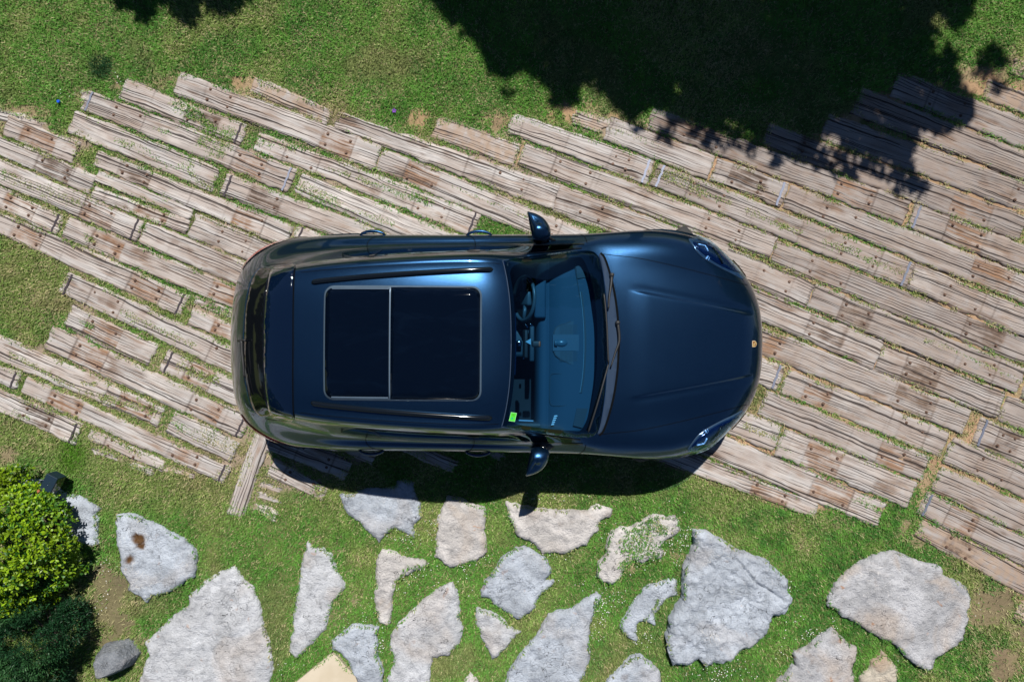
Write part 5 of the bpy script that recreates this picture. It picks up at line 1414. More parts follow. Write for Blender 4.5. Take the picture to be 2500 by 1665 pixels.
# ---------------- side windows (param patches), pillars, seams
def uv_patch(name, u0, u1, s, mat, off, lo=win_lo, hi=win_hi, nu=40, nv=10):
    u = np.linspace(u0, u1, nu); f = np.linspace(0, 1, nv)
    U_ = np.repeat(u[:, None], nv, 1); J = lo(U_) + (hi(U_) - lo(U_)) * f[None]
    Vv_ = 9 + s * J; P = surf(U_, Vv_); Nn = uvn(U_, Vv_)
    sg = np.sign(Nn[..., 1].mean() * s); P = P + Nn * sg * off
    idd = np.arange(P.shape[0] * P.shape[1]).reshape(P.shape[:2])
    q = np.stack([idd[:-1, :-1], idd[1:, :-1], idd[1:, 1:], idd[:-1, 1:]], -1).reshape(-1, 4)
    if s < 0: q = q[:, ::-1].copy()
    return mesh_np(name, P.reshape(-1, 3), q, mat, CAR, smooth=True)
for s in (1, -1):
    uv_patch("side_window", 7.55, 8.45, s, SGLASS, .003, nu=20)
    uv_patch("side_window", 8.50, 10.35, s, SGLASS, .003)
    uv_patch("side_window", 10.55, 13.4, s, SGLASS, .003)
    uv_patch("window_pillar", 10.30, 10.60, s, BLACKG, .005, nu=4)
    uv_patch("window_pillar", 8.42, 8.53, s, BLACKG, .005, nu=4)
    ribbon_uv("window_moulding", [(7.5, 9 + s * 4.83), (8.5, 9 + s * 4.93), (10, 9 + s * 4.93), (12, 9 + s * 4.93), (13.8, 9 + s * 4.93)], .014, .006 , BLACKG)
    ribbon_uv("window_moulding", [(7.5, 9 + s * 4.80), (7.8, 9 + s * 4.36), (8.4, 9 + s * 4.14), (10, 9 + s * 4.14), (12, 9 + s * 4.14), (13.7, 9 + s * 4.45)], .012, .006, BLACKG)
    for uu_ in (10.45, 13.9):
        ribbon_uv("door_gap", [(uu_ + (.0 if uu_ < 12 else -.0), 9 + s * 5.0), (uu_ - .05, 9 + s * 6.0), (uu_ - .25, 9 + s * 7.0), (uu_ - .3, 9 + s * 8.0), (uu_ - .2, 9 + s * 8.8)], .006, .0015, RUBBER)
    ribbon_uv("door_gap", [(8.15, 9 + s * 4.9), (8.0, 9 + s * 5.6), (8.05, 9 + s * 6.4), (8.5, 9 + s * 7.4), (9.0, 9 + s * 8.6)], .006, .0015, RUBBER)
# fix ribbon normals that point inward: offset both ways is harmless at 1.5 mm

# bonnet seams
seamL = px_xy([(1468, 620), (1500, 624), (1560, 631), (1640, 648), (1720, 668), (1800, 690), (1826, 697)])
seamL = catmull(seamL, 6)
for s in (1, -1):
    q = seamL.copy(); q[:, 1] *= s
    ribbon("bonnet_gap", np.array([(p[0], p[1], hit_down(*p)[0]) for p in q]), np.array([hit_down(*p)[1] for p in q]), .005, .0012, RUBBER)

# ---------------- headlights
HLp = [(1681, 585), (1690, 583), (1725, 588), (1757, 602), (1787, 628), (1812, 660), (1825, 676), (1826, 678), (1815, 679), (1785, 668), (1740, 645), (1710, 625), (1692, 603)]
HL = catmull(px_xy(HLp), 4, True)
HLs = catmull(px_xy([(1692, 591), (1720, 594), (1750, 608), (1780, 634), (1800, 658), (1808, 667), (1785, 661), (1748, 643), (1715, 620), (1698, 603)]), 4, True)
for s in (1, -1):
    P = HL.copy(); P[:, 1] *= s; P2 = HLs.copy(); P2[:, 1] *= s
    hl = bpy.data.objects.new("headlight", None); link(hl, CAR)
    deck_panel("lamp_surround", P, .0015, glossy("lamp_surround_grey", (.05, .09, .15), .2, .4), hl, step=.03, skirt=.001)
    deck_panel("lamp_housing", P2, .003, glossy("lamp_housing_navy", (.002, .012, .055), .12, .3), hl, step=.03, skirt=.0005)
    bm = bmesh.new()
    def pt(a, b, l=.009):
        h, nn = hit_px(a, b); v = h + nn * l
        if s < 0: v = Vector((v.x, -v.y, v.z))
        return v
    tube_bm(bm, [pt(1703, 598), (pt(1712, 600)), pt(1720, 602), pt(1724, 608), pt(1727, 615)], .007, 6)
    tube_bm(bm, [pt(1722, 634), pt(1727, 627)], .009, 6)
    tube_bm(bm, [pt(1728, 637), pt(1731, 629)], .003, 6)
    bm_obj("lamp_element", bm, glossy("lamp_reflector", (.35, .55, .85), .25, .2), hl, True)
    bm = bmesh.new(); tube_bm(bm, [pt(1738, 606), pt(1752, 624), pt(1762, 645)], .010, 6); bm_obj("lamp_divider", bm, BLACKG, hl, True)
    deck_panel("lamp_lens", P, .018, LENS, hl, step=.03, skirt=-.012)

# ---------------- mirrors
def mirror(sgn):
    # plan outline of the cap: root at the door, tip pointing outwards
    Pm = [(.120, 1.098), (.150, 1.096), (.200, 1.080), (.258, 1.045), (.300, .992), (.318, .935), (.304, .882), (.235, .858), (.172, .872), (.155, .920), (.142, .985), (.130, 1.045)]
    P = catmull(np.array(Pm), 4, True); c = P.mean(0)
    root = bpy.data.objects.new("door_mirror", None); link(root, CAR)
    bm = bmesh.new(); layers = []
    for (sc, zz) in ((.05, .088), (.45, .083), (.72, .068), (.90, .045), (.985, .018), (1.0, -.01), (.97, -.045), (.86, -.075), (.6, -.09), (.1, -.095)):
        ring = []
        for (x, y) in P:
            k = (y - .86) / .24      # cap tapers down to the tip
            hz = 1 - .45 * k ** 2
            ring.append(bm.verts.new((c[0] + (x - c[0]) * sc, sgn * (c[1] + (y - c[1]) * sc), 1.06 + zz * hz)))
        layers.append(ring)
    n = len(P)
    for a in range(len(layers) - 1):
        for k in range(n): bm.faces.new((layers[a][k], layers[a][(k + 1) % n], layers[a + 1][(k + 1) % n], layers[a + 1][k]))
    bm.faces.new(layers[0]); bm.faces.new(layers[-1][::-1])
    bmesh.ops.recalc_face_normals(bm, faces=bm.faces)
    bm_obj("mirror_cap", bm, PAINT, root, True)
    bm = bmesh.new()
    tube_bm(bm, [(.26, sgn * .83, .985), (.27, sgn * .88, 1.0), (.25, sgn * .925, 1.02)], [.035, .028, .03], 8)
    tube_bm(bm, [(.36, sgn * .865, .985), (.31, sgn * .88, 1.0), (.27, sgn * .90, 1.02)], [.012, .02, .022], 8)
    bm_obj("mirror_arm", bm, BLACKG, root, True)
    bm = bmesh.new()
    vs_ = [bm.verts.new((x, sgn * y, z)) for x, y, z in ((.1535, .89, 1.02), (.128, 1.06, 1.03), (.126, 1.07, 1.09), (.150, .90, 1.125))]
    bm.faces.new(vs_); bm_obj("mirror_glass", bm, CHROME, root)
mirror(1); mirror(-1)

# ---------------- door handles
for s in (1, -1):
    for x0 in (-1.305, -.395):
        bm = bmesh.new(); pts = []
        for k in range(13):
            t = k / 12
            x = x0 + t * .215; bulge = math.sin(math.pi * t) ** .55
            h = bvh.ray_cast(Vector((x, s * 3, .91)), Vector((0, -s, 0)))
            yb = abs(h[0].y)
            pts.append((x, s * (yb - .004 + .036 * bulge), .91 + .004 * bulge))
        tube_bm(bm, pts, [.010 + .004 * math.sin(math.pi * k / 12) for k in range(13)], 8)
        bm_obj("door_handle", bm, PAINT, CAR, True)

# ---------------- bonnet crest
hc, nc = hit_px(1841, 839.5)
bm = bmesh.new()
sh = [(-.026, -.027), (-.027, 0), (-.026, .027), (.006, .0275), (.020, .018), (.031, 0), (.020, -.018), (.006, -.0275)]
qn = nc.to_track_quat('Z', 'Y')
crest = bpy.data.objects.new("crest", None); link(crest, CAR)
def plate(name, pts, z0, z1, mat):
    bm = bmesh.new(); a = [bm.verts.new((x, y, z1)) for x, y in pts]; b = [bm.verts.new((x, y, z0)) for x, y in pts]
    bm.faces.new(a); n = len(pts)
    for k in range(n): bm.faces.new((a[k], b[k], b[(k + 1) % n], a[(k + 1) % n]))
    bmesh.ops.recalc_face_normals(bm, faces=bm.faces)
    o = bm_obj(name, bm, mat, crest)
    return o
GOLD = glossy("crest_gold", (.75, .50, .16), .35, .6); GOLD2 = glossy("crest_pale_gold", (.85, .66, .42), .4, .4); RED = glossy("crest_red", (.16, .012, .01), .35)
plate("crest_rim", [(x * 1.0, y * 1.0) for x, y in sh], 0, .004, GOLD2)
plate("crest_field", [(x * .82 + .001, y * .82) for x, y in sh], .004, .005, GOLD)
plate("crest_quarter", [(-.017, .004), (-.017, .021), (-.003, .021), (-.003, .004)], .005, .0056, RED)
plate("crest_quarter", [(.005, -.021), (.013, -.016), (.020, -.004), (.010, -.003)], .005, .0056, RED)
plate("crest_centre", [(-.006, -.007), (-.006, .007), (.004, .007), (.009, 0), (.004, -.007)], .0056, .0064, GOLD2)
plate("crest_horse", [(-.003, -.002), (-.001, .003), (.003, .003), (.002, -.001), (.004, -.004), (.001, -.004)], .0064, .0070, BLACKM)
# lay it on the bonnet
lo = Matrix.Translation(hc + nc * .001) @ Matrix.Identity(4)
xax = (Vector((1, 0, 0)) - nc * nc.x).normalized(); yax = nc.cross(xax)
crest.matrix_local = Matrix(((xax.x, yax.x, nc.x, hc.x + nc.x * .001), (xax.y, yax.y, nc.y, hc.y + nc.y * .001), (xax.z, yax.z, nc.z, hc.z + nc.z * .001), (0, 0, 0, 1)))

# ---------------- grille and intakes, number plate recess (seen from a step aside)
for s in (1, -1):
    ribbon_uv("front_intake", [(21.3, 9 + s * 3.6), (21.5, 9 + s * 4.8), (21.3, 9 + s * 6.0)], .10, .004, BLACKM)
    ribbon_uv("front_intake", [(21.3, 9 + s * 3.6), (21.5, 9 + s * 4.8), (21.3, 9 + s * 6.0)], .10, -.004, BLACKM)
for off in (.004, -.004): ribbon_uv("grille", [(21.9, 9 - 2.6), (21.9, 9), (21.9, 9 + 2.6)], .14, off, BLACKM)

# ---------------- interior
DASH = plain("dashboard_skin", (0.015, 0.055, 0.09), .75, nscale=500, namt=.2)
DASH2 = plain("dashboard_dark", (0.015, 0.035, 0.05), .6)
SEATM = plain("seat_leather", (0.03, 0.035, 0.04), .5)
inter = bpy.data.objects.new("interior", None); link(inter, CAR)
bm = bmesh.new()   # cabin tub
X0, X1, Y_ = -1.75, .80, .78
vs_ = [bm.verts.new(p) for p in ((X0, -Y_, .33), (X1, -Y_, .33), (X1, Y_, .33), (X0, Y_, .33), (X0, -Y_, .98), (X1, -Y_, .93), (X1, Y_, .93), (X0, Y_, .98))]
for f in ((0, 1, 2, 3), (0, 4, 5, 1), (1, 5, 6, 2), (2, 6, 7, 3), (3, 7, 4, 0)): bm.faces.new([vs_[i] for i in f])
bm_obj("cabin_floor", bm, plain("cabin_carpet", (.012, .014, .018), .9), inter)
bm = bmesh.new()   # dashboard
prof = [(.20, .62), (.205, .86), (.225, .935), (.245, .955), (.30, .965), (.305, .958), (.312, .958), (.318, .968), (.45, .985), (.60, 1.0), (.70, 1.012), (.80, 1.03)]
rows = []
for k in range(25):
    y = -.74 + 1.48 * k / 24; cv_ = .03 * (1 - (y / .74) ** 2)
    rows.append([bm.verts.new((min(x + (cv_ * (x - .2) / .6 if x > .5 else 0) - (.12 * (abs(y) / .74) ** 3 if x > .62 else 0), .80), y, z + .02 * (1 - (y / .74) ** 4) - .02)) for x, z in prof])
for k in range(24):
    for e in range(len(prof) - 1): bm.faces.new((rows[k][e], rows[k + 1][e], rows[k + 1][e + 1], rows[k][e + 1]))
bmesh.ops.recalc_face_normals(bm, faces=bm.faces)
dash = bm_obj("dashboard", bm, DASH, inter, True)
bv2 = None
def onz(z, x, y, h): 
    p = gnd(*zp(z, x, y), h); q = CI @ Vector((p[0], p[1], h)); return Vector((q.x, q.y, h))
def dplate(name, z, pts, h0, h1, mat, n=3, closed=True):
    P = [onz(z, x, y, h1) for x, y in pts]
    if n: 
        C = catmull(np.array([(p.x, p.y) for p in P]), n, True); P = [Vector((a, b, h1)) for a, b in C]
    bm = bmesh.new(); a = [bm.verts.new(p) for p in P]; b = [bm.verts.new((p.x, p.y, h0)) for p in P]
    bm.faces.new(a)
    for k in range(len(P)): bm.faces.new((a[k], b[k], b[(k + 1) % len(P)], a[(k + 1) % len(P)]))
    bmesh.ops.recalc_face_normals(bm, faces=bm.faces)
    return bm_obj(name, bm, mat, dash)
HD = .985
dplate("speaker_grille", 'O', [(505, 1035), (540, 985), (600, 965), (725, 953), (725, 1300), (600, 1280), (540, 1245), (505, 1195)], .95, HD + .004, DASH2, 2)
dplate("speaker_cover", 'O', [(515, 1037), (545, 993), (600, 974), (717, 963), (717, 1290), (600, 1272), (545, 1238), (515, 1193)], .95, HD + .006, plain("speaker_cover_grey", (.025, .06, .085), .6), 2)
for k in range(16):
    xz = 560 + k * 10.4
    for (ya, yb) in ((975, 1050), (1195, 1275)):
        a = onz('O', xz, ya, HD + .008); b = onz('O', xz, yb, HD + .008)
        bm = bmesh.new(); box_bm(bm, ((a.x + b.x) / 2, (a.y + b.y) / 2, HD + .007), (.004, abs(a.y - b.y), .004)); bm_obj("speaker_slot", bm, DASH2, dash)
dplate("speaker_bridge", 'O', [(500, 1058), (730, 1058), (730, 1190), (500, 1190)], .95, HD + .010, plain("speaker_bridge_grey", (.03, .075, .11), .5), 0)
bm = bmesh.new()
p = onz('O', 570, 1125, HD + .02)
bmesh.ops.create_uvsphere(bm, u_segments=24, v_segments=12, radius=1, matrix=Matrix.Translation((p.x, p.y, HD)) @ Matrix.Diagonal((.055, .036, .032, 1)))
bmesh.ops.create_cone(bm, cap_ends=True, segments=24, radius1=.032, radius2=.032, depth=.02, matrix=Matrix.Translation((p.x - .045, p.y, HD + .012)) @ Matrix.Rotation(R(80), 4, 'Y'))
bm_obj("dash_clock", bm, plain("clock_pod", (.05, .11, .15), .3), dash, True)
def dribbon(name, z, pts, w, h, mat):
    C = catmull(pts, 5); P = np.array([tuple(onz(z, x, y, h)) for x, y in C])
    return ribbon(name, P, np.tile([[0, 0, 1.0]], (len(P), 1)), w, 0, mat, dash)
dribbon("demister_vent", 'O', [(728, 710), (748, 860), (760, 1000), (764, 1133), (760, 1260), (748, 1400), (728, 1530)], .020, HD + .018, DASH2)
dribbon("demister_edge", 'O', [(722, 710), (740, 860), (750, 1000), (753, 1133), (750, 1260), (740, 1400), (720, 1530)], .005, HD + .020, plain("vent_edge", (.08, .17, .22), .5))
dribbon("dash_joint", 'O', [(672, 460), (700, 620), (722, 760)], .004, HD + .016, DASH2)
dribbon("airbag_outline", 'O', [(480, 1390), (500, 1375), (590, 1378), (625, 1400), (625, 1500), (615, 1610), (590, 1635), (500, 1632), (475, 1600), (474, 1500), (480, 1390)], .004, HD - .004, DASH2)
dplate("dash_side_speaker", 'O', [(680, 455), (745, 440), (795, 590), (700, 600)], .97, HD + .016, DASH2, 0)
dplate("dash_side_speaker", 'Q', [(695, 790), (785, 790), (740, 950), (665, 930)], .97, HD + .016, DASH2, 0)
# striped reflection, painted as pale strips on the dash
for k in range(5):
    q = k * 17
    dplate("striped_reflection", 'Q', [(512 - q * .32, 848 + q), (535 - q * .35, 846 + q), (537 - q * .4, 856 + q), (506 - q * .32, 860 + q)][:4], .975, HD - .002, glossy("pale_stripe", (.55, .65, .72), .5), 0)
dplate("parking_slip", 'O', [(803, 515), (809, 515), (820, 560), (813, 562)], 1.0, HD + .022, glossy("white_slip", (.8, .82, .85), .5), 0)
# steering wheel
sw = bpy.data.objects.new("steering_wheel", None); link(sw, inter)
sp = onz('O', 285, 735, 1.0)
sw.location = (sp.x - .02, .385, .93); sw.rotation_euler = (0, R(-62), 0)
bm = bmesh.new(); tube_bm(bm, [(.18 * math.cos(t), .185 * math.sin(t), 0) for t in np.linspace(0, 2 * math.pi, 49)[:-1]], .016, 8, True)
SWM = plain("wheel_leather", (.06, .085, .10), .35)
bm_obj("wheel_ring", bm, SWM, sw, True)
bm = bmesh.new(); box_bm(bm, (0, 0, -.02), (.15, .13, .05), bevel=.02); tube_bm(bm, [(0, -.17, 0), (0, -.05, -.015)], .018, 6); tube_bm(bm, [(0, .17, 0), (0, .05, -.015)], .018, 6); tube_bm(bm, [(-.17, 0, 0), (-.05, 0, -.015)], .018, 6)
bm_obj("wheel_hub", bm, SWM, sw, True)
bm = bmesh.new(); tube_bm(bm, [(0, -.20, .0), (.03, -.25, -.02)], .008, 6); tube_bm(bm, [(.02, -.19, -.03), (.06, -.24, -.05)], .008, 6); bm_obj("stalk", bm, CHROME, sw, True)
# instrument hood, centre screen and console
bm = bmesh.new(); box_bm(bm, (.235, .385, .985), (.10, .34, .05), bevel=.02); bm_obj("instrument_hood", bm, DASH, dash, True)
bm = bmesh.new(); box_bm(bm, (.17, 0, .88), (.04, .30, .16), bevel=.01); box_bm(bm, (-.1, 0, .60), (.7, .24, .22), bevel=.03); bm_obj("centre_console", bm, DASH2, inter, True)
bm = bmesh.new(); box_bm(bm, (.06, -.0, .78), (.05, .05, .04), bevel=.01); box_bm(bm, (.10, .10, .80), (.02, .03, .03), bevel=.005); box_bm(bm, (.10, -.12, .80), (.02, .03, .03), bevel=.005); bm_obj("gear_lever", bm, CHROME, inter, True)
def seat(y):
    r = bpy.data.objects.new("seat", None); link(r, inter); r.location = (-.48, y, 0)
    bm = bmesh.new(); box_bm(bm, (.12, 0, .60), (.52, .50, .16), bevel=.05); bm_obj("seat_cushion", bm, plain("cushion_leather", (.055, .075, .085), .45), r, True)
    bm = bmesh.new(); box_bm(bm, (-.18, 0, .92), (.14, .48, .62), bevel=.05, rot=Matrix.Rotation(R(-18), 3, 'Y')); bm_obj("seat_back", bm, SEATM, r, True)
    bm = bmesh.new(); box_bm(bm, (-.27, 0, 1.28), (.10, .26, .16), bevel=.04); bm_obj("headrest", bm, SEATM, r, True)
seat(.39); seat(-.39)
# door cards, light sill strip, mirror pod with its small triangle
bm = bmesh.new(); box_bm(bm, (-.05, -.70, .80), (.7, .05, .28), bevel=.02); box_bm(bm, (-.05, .70, .80), (.7, .05, .28), bevel=.02); bm_obj("door_card", bm, DASH2, inter, True)
bm = bmesh.new(); a = onz('Q', 222, 888, .93); b = onz('Q', 340, 893, .93); tube_bm(bm, [a, b], .006, 6); bm_obj("door_trim_strip", bm, glossy("pale_trim", (.45, .6, .75), .3, .3), inter)
hp, _ = hit_px(1305, 837)
bm = bmesh.new(); box_bm(bm, (hp.x + .015, 0, hp.z - .035), (.07, .05, .04), bevel=.012); box_bm(bm, (hp.x - .07, 0, hp.z - .05), (.03, .22, .06), bevel=.012, rot=Matrix.Rotation(R(20), 3, 'Y')); bm_obj("interior_mirror", bm, BLACKM, inter, True)
bm = bmesh.new(); zt = hp.z - .008
tri_ = [onz('Q', 276, 248, zt), onz('Q', 320, 222, zt), onz('Q', 320, 272, zt)]
bm.faces.new([bm.verts.new((p.x, p.y, zt)) for p in tri_]); bm_obj("sensor_window", bm, glossy("sensor_pale", (.25, .42, .5), .4), inter)
# green inspection sticker behind the glass
def gp(x, y, l=-.004):
    h, nn = hit_px(1225 + x / 15.68, 990 + y / 15.68); return h + nn * l
GREEN = glossy("sticker_green", (.10, .80, .05), .5)
gm_ = bmesh.new(); q4 = [gp(340, 240, .0065), gp(562, 275, .0065), gp(485, 608, .0065), gp(255, 575, .0065)]
gm_.faces.new([gm_.verts.new(p) for p in q4]); stk = bm_obj("inspection_sticker", gm_, glossy("sticker_edge", (.35, .92, .35), .5), ws)
def stp(u, v, l=.0005):
    a = q4[0].lerp(q4[1], u); b = q4[3].lerp(q4[2], u); return a.lerp(b, v) + Vector((0, 0, l))
def squad(name, u0, v0, u1, v1, mat, l):
    bm = bmesh.new(); bm.faces.new([bm.verts.new(stp(u, v, l)) for u, v in ((u0, v0), (u1, v0), (u1, v1), (u0, v1))]); return bm_obj(name, bm, mat, stk)
squad("sticker_field", .07, .05, .93, .95, GREEN, .0006)
DKG = glossy("sticker_ink", (.10, .32, .01), .5); BLU = glossy("sticker_blue_ink", (.0, .35, .40), .5)
for (u0, v0, u1, v1) in ((.25, .12, .32, .22), (.36, .12, .50, .15), (.36, .19, .50, .22), (.54, .12, .60, .22), (.64, .12, .78, .15), (.30, .28, .78, .31), (.42, .34, .48, .42), (.54, .34, .70, .37), (.64, .34, .70, .42)):
    squad("sticker_print", u0, v0, u1, v1, DKG, .0012)
for (u0, v0, u1, v1) in ((.30, .56, .58, .60), (.52, .56, .58, .68), (.30, .64, .58, .68), (.30, .68, .36, .78), (.30, .75, .58, .79)):
    squad("sticker_number", u0, v0, u1, v1, BLU, .0012)
# ------------------------------------------------------------------ leaves, shrubs, trees
def leaf_mat(name, c1, c2, trans=.3, rough=.4, spec=.5):
    m = NG(name)
    a = m.attr("bcol", False)
    b = m.n("BsdfPrincipled"); m.set(b.inputs["Base Color"], a); b.inputs["Roughness"].default_value = rough; b.inputs["Specular IOR Level"].default_value = spec
    t = m.n("BsdfTranslucent"); m.set(t.inputs[0], a)
    x = m.n("MixShader"); x.inputs[0].default_value = trans
    m.t.links.new(b.outputs[0], x.inputs[1]); m.t.links.new(t.outputs[0], x.inputs[2]); m.t.links.new(x.outputs[0], m.o.inputs[0])
    return m.m
def leaves(name, P, D, L, W, cols, mat, parent=None, shape=((0, 0), (.35, .5), (.7, .8), (.95, .45), (1, 0)), cup=.12):
    """P (n,3) base points, D (n,3) directions; each leaf a small folded blade"""
    n = len(P); D = D / (np.linalg.norm(D, axis=1)[:, None] + 1e-9)
    ref = rng.normal(size=(n, 3)); S = np.cross(D, ref); S /= np.linalg.norm(S, axis=1)[:, None] + 1e-9
    # prefer leaves whose face looks up
    S[:, 2] *= .35; S /= np.linalg.norm(S, axis=1)[:, None] + 1e-9
    Nn = np.cross(S, D)
    Nn *= np.sign(Nn[:, 2:3] + 1e-6)
    l = L * (0.65 + .7 * rng.random(n))[:, None]; w = W * (0.7 + .6 * rng.random(n))[:, None]
    vs_ = []
    for (t, s) in shape[:-1]:
        if s == 0: vs_.append(P + D * l * t)
        else:
            c = P + D * l * t - Nn * l * cup * t * t
            vs_.append(c + S * w * s * .5 + Nn * w * .12 * s); vs_.append(c - S * w * s * .5 + Nn * w * .12 * s)
    vs_.append(P + D * l - Nn * l * cup)
    m = len(vs_)
    V = np.stack(vs_, 1).reshape(-1, 3)
    tr = [(0, 1, 2)]
    for q in range(1, m - 3, 2): tr += [(q, q + 2, q + 3), (q, q + 3, q + 1)]
    tr += [(m - 3, m - 1, m - 2)]
    k = np.arange(n)[:, None] * m
    T = np.concatenate([k + np.array([t]) for t in tr], 1).reshape(-1, 3)
    return mesh_np(name, V, T, mat, parent, attrs={"bcol": np.repeat(cols, m, 0)})
BARK = plain("bark", (0.11, 0.085, 0.065), .9, nscale=40, namt=.4)
def branchy(name, root_p, tips, parent, r0=.03, mat=BARK):
    bm = bmesh.new()
    for t in tips:
        a = Vector(root_p); b = Vector(t); mid = a.lerp(b, .5) + Vector((0, 0, .12 * (b - a).length))
        pts = [a, a.lerp(mid, .6) + Vector((0, 0, .02)), mid, b]
        tube_bm(bm, [tuple(p) for p in catmull(np.array([tuple(p) for p in pts]), 3)], list(np.linspace(r0, r0 * .2, 10)), 6)
    return bm_obj(name, bm, mat, parent, True)

# --- broad-leaved shrub, lower left
def shrub(name, lab, lumps, nl, L, W, colf, mat, stem_at):
    """lumps: (x, y, z, rx, ry, rz)"""
    root = empty(name, (stem_at[0], stem_at[1], 0)); o3 = np.array([stem_at[0], stem_at[1], 0])
    lumps = np.array(lumps, float)
    A = (lumps[:, 3] * lumps[:, 4]); pr = A / A.sum()
    k = rng.choice(len(lumps), nl, p=pr)
    d = rng.normal(size=(nl, 3)); d[:, 2] = abs(d[:, 2]) * .9 - .25; d /= np.linalg.norm(d, axis=1)[:, None]
    rr = 1 - 0.30 * rng.random(nl) ** 1.6
    P = lumps[k, :3] + d * lumps[k, 3:6] * rr[:, None]
    P += (fbm(P[:, 0] * 7 + P[:, 2] * 3, P[:, 1] * 7, 3, 41)[:, None] - .55) * d * .30
    keep = np.ones(nl, bool)
    for q in range(len(lumps)):
        e = (P - lumps[q, :3]) / lumps[q, 3:6]; keep &= ~((np.linalg.norm(e, axis=1) < .70) & (k != q))
    keep &= (P[:, 2] > .03) & (fbm(P[:, 0] * 9, P[:, 1] * 9, 3, 46) + .08 * rng.random(nl) > .40)
    P, d, rr = P[keep], d[keep], rr[keep]
    return root, o3, P, d, rr
def rosette(P, d, m, spread=.9):
    """m leaves around each twig tip"""
    n = len(P); a = rng.random(n) * 6.28
    Pn, Dn = [], []
    up = d + np.array([0, 0, .6]); up /= np.linalg.norm(up, axis=1)[:, None]
    s = np.cross(up, np.array([.3, .8, .1])); s /= np.linalg.norm(s, axis=1)[:, None]; t = np.cross(up, s)
    for q in range(m):
        th = a + q * 2.4; dd = s * np.cos(th)[:, None] + t * np.sin(th)[:, None]
        lift = (.25 + .5 * (q / m))
        Pn.append(P - up * .012 * (m - q) * .3); Dn.append(dd * spread + up * lift)
    return np.concatenate(Pn), np.concatenate(Dn)
s_ = lambda zx, zy, h: g('I', zx, zy, h)
lum = []
for (x, y, h, r, rz) in [(-20, 190, .36, .12, .22), (45, 175, .34, .09, .18), (70, 290, .42, .14, .26), (170, 335, .40, .12, .24), (260, 385, .40, .13, .24), (360, 430, .38, .12, .22), (435, 455, .34, .09, .16), (60, 440, .58, .28, .40), (200, 520, .56, .24, .38), (380, 560, .44, .18, .30), (450, 660, .40, .16, .28), (280, 700, .60, .26, .40), (70, 690, .70, .34, .45),
                         (400, 790, .40, .20, .30), (290, 850, .50, .22, .36), (80, 890, .62, .30, .42), (200, 960, .46, .19, .30), (360, 910, .36, .16, .26), (-150, 500, .7, .35, .5), (-200, 900, .7, .4, .5), (20, 980, .45, .20, .32), (500, 610, .32, .09, .16), (500, 740, .32, .10, .18)]:
    p = s_(x * .84 - 14, y + 8, h); r *= .90; lum.append((p[0], p[1], h - rz * .65, r, r * (1 + .2 * rng.random()), rz))
st_at = (g('I', 120, 620, .3)[0] + .25, g('I', 120, 620, .3)[1])
root, o3, P, d, rr = shrub("broadleaf_shrub", "", lum, 6200, 0, 0, None, None, st_at)
tag(root, "bright yellow-green broad-leaved shrub at the lower left edge", "shrub")
LP, LD = rosette(P, d, 6)
n = len(LP); rep = np.tile(np.arange(len(P)), 6)
a = fbm(LP[:, 0] * 3, LP[:, 1] * 3, 3, 51)
yel = np.array([.21, .34, .010]); grn = np.array([.07, .20, .012]); dk = np.array([.012, .055, .008])
k = sstep(.46, .68, a + .25 * (rng.random(n) - .5))[:, None]
C = grn * (1 - k) + yel * k
k = (rng.random(n) < .22)[:, None]; C = np.where(k, dk + .3 * grn, C)
C = C * (.55 + .8 * rng.random(n))[:, None] * (.7 + .7 * fbm(LP[:, 0] * 8, LP[:, 1] * 8, 2, 52))[:, None]
C[rng.random(n) < .0015] = (.4, .10, .02)
leaves("crown", LP - o3, LD, .036, .024, C, leaf_mat("glossy_leaf", 0, 0, .25, .42, .4), root)
branchy("stem", (0, 0, -.02), [(l[0] - o3[0], l[1] - o3[1], max(.1, l[2])) for l in lum], root, .022)
# a few broad strap leaves poking out over the stone
# --- fine-leaved dark conifer shrub
lum = []
for (x, y, h, r, rz) in [(60, 1160, .56, .34, .42), (230, 1120, .50, .28, .38), (370, 1130, .42, .22, .32), (430, 1080, .36, .12, .2), (120, 1330, .62, .38, .46), (320, 1280, .50, .28, .38), (420, 1200, .36, .16, .26), (60, 1480, .6, .36, .46), (250, 1440, .48, .28, .38), (400, 1330, .30, .16, .24), (180, 1600, .50, .34, .4), (340, 1520, .30, .18, .26), (-150, 1300, .6, .45, .5), (340, 1040, .40, .14, .22), (50, 1060, .46, .18, .28)]:
    p = s_(x * .74 - 10, y, h); r *= .86; lum.append((p[0], p[1], h - rz * .7, r, r, rz))
st_at = (g('I', 180, 1350, .3)[0] + .15, g('I', 180, 1350, .3)[1])
root, o3, P, d, rr = shrub("conifer_shrub", "", lum, 9500, 0, 0, None, None, st_at)
tag(root, "dark green feathery conifer shrub in the lower left corner", "shrub")
LP, LD = [], []
for q in range(11):
    LP.append(P + rng.normal(size=P.shape) * .018); LD.append(d + rng.normal(size=P.shape) * .6 + np.array([0, 0, .25]))
LP = np.concatenate(LP); LD = np.concatenate(LD); n = len(LP)
a = fbm(LP[:, 0] * 5, LP[:, 1] * 5, 3, 61)
k = sstep(.40, .62, a)[:, None]
C = np.array([.012, .055, .020]) * (1 - k) + np.array([.040, .125, .040]) * k
C = C * (.6 + .8 * rng.random(n))[:, None]
leaves("crown", LP - o3, LD, .028, .0075, C, leaf_mat("needle_leaf", 0, 0, .15, .5, .3), root, shape=((0, 0), (.4, 1), (.8, .7), (1, 0)), cup=.05)
branchy("stem", (0, 0, -.02), [(l[0] - o3[0], l[1] - o3[1], max(.08, l[2])) for l in lum], root, .018)

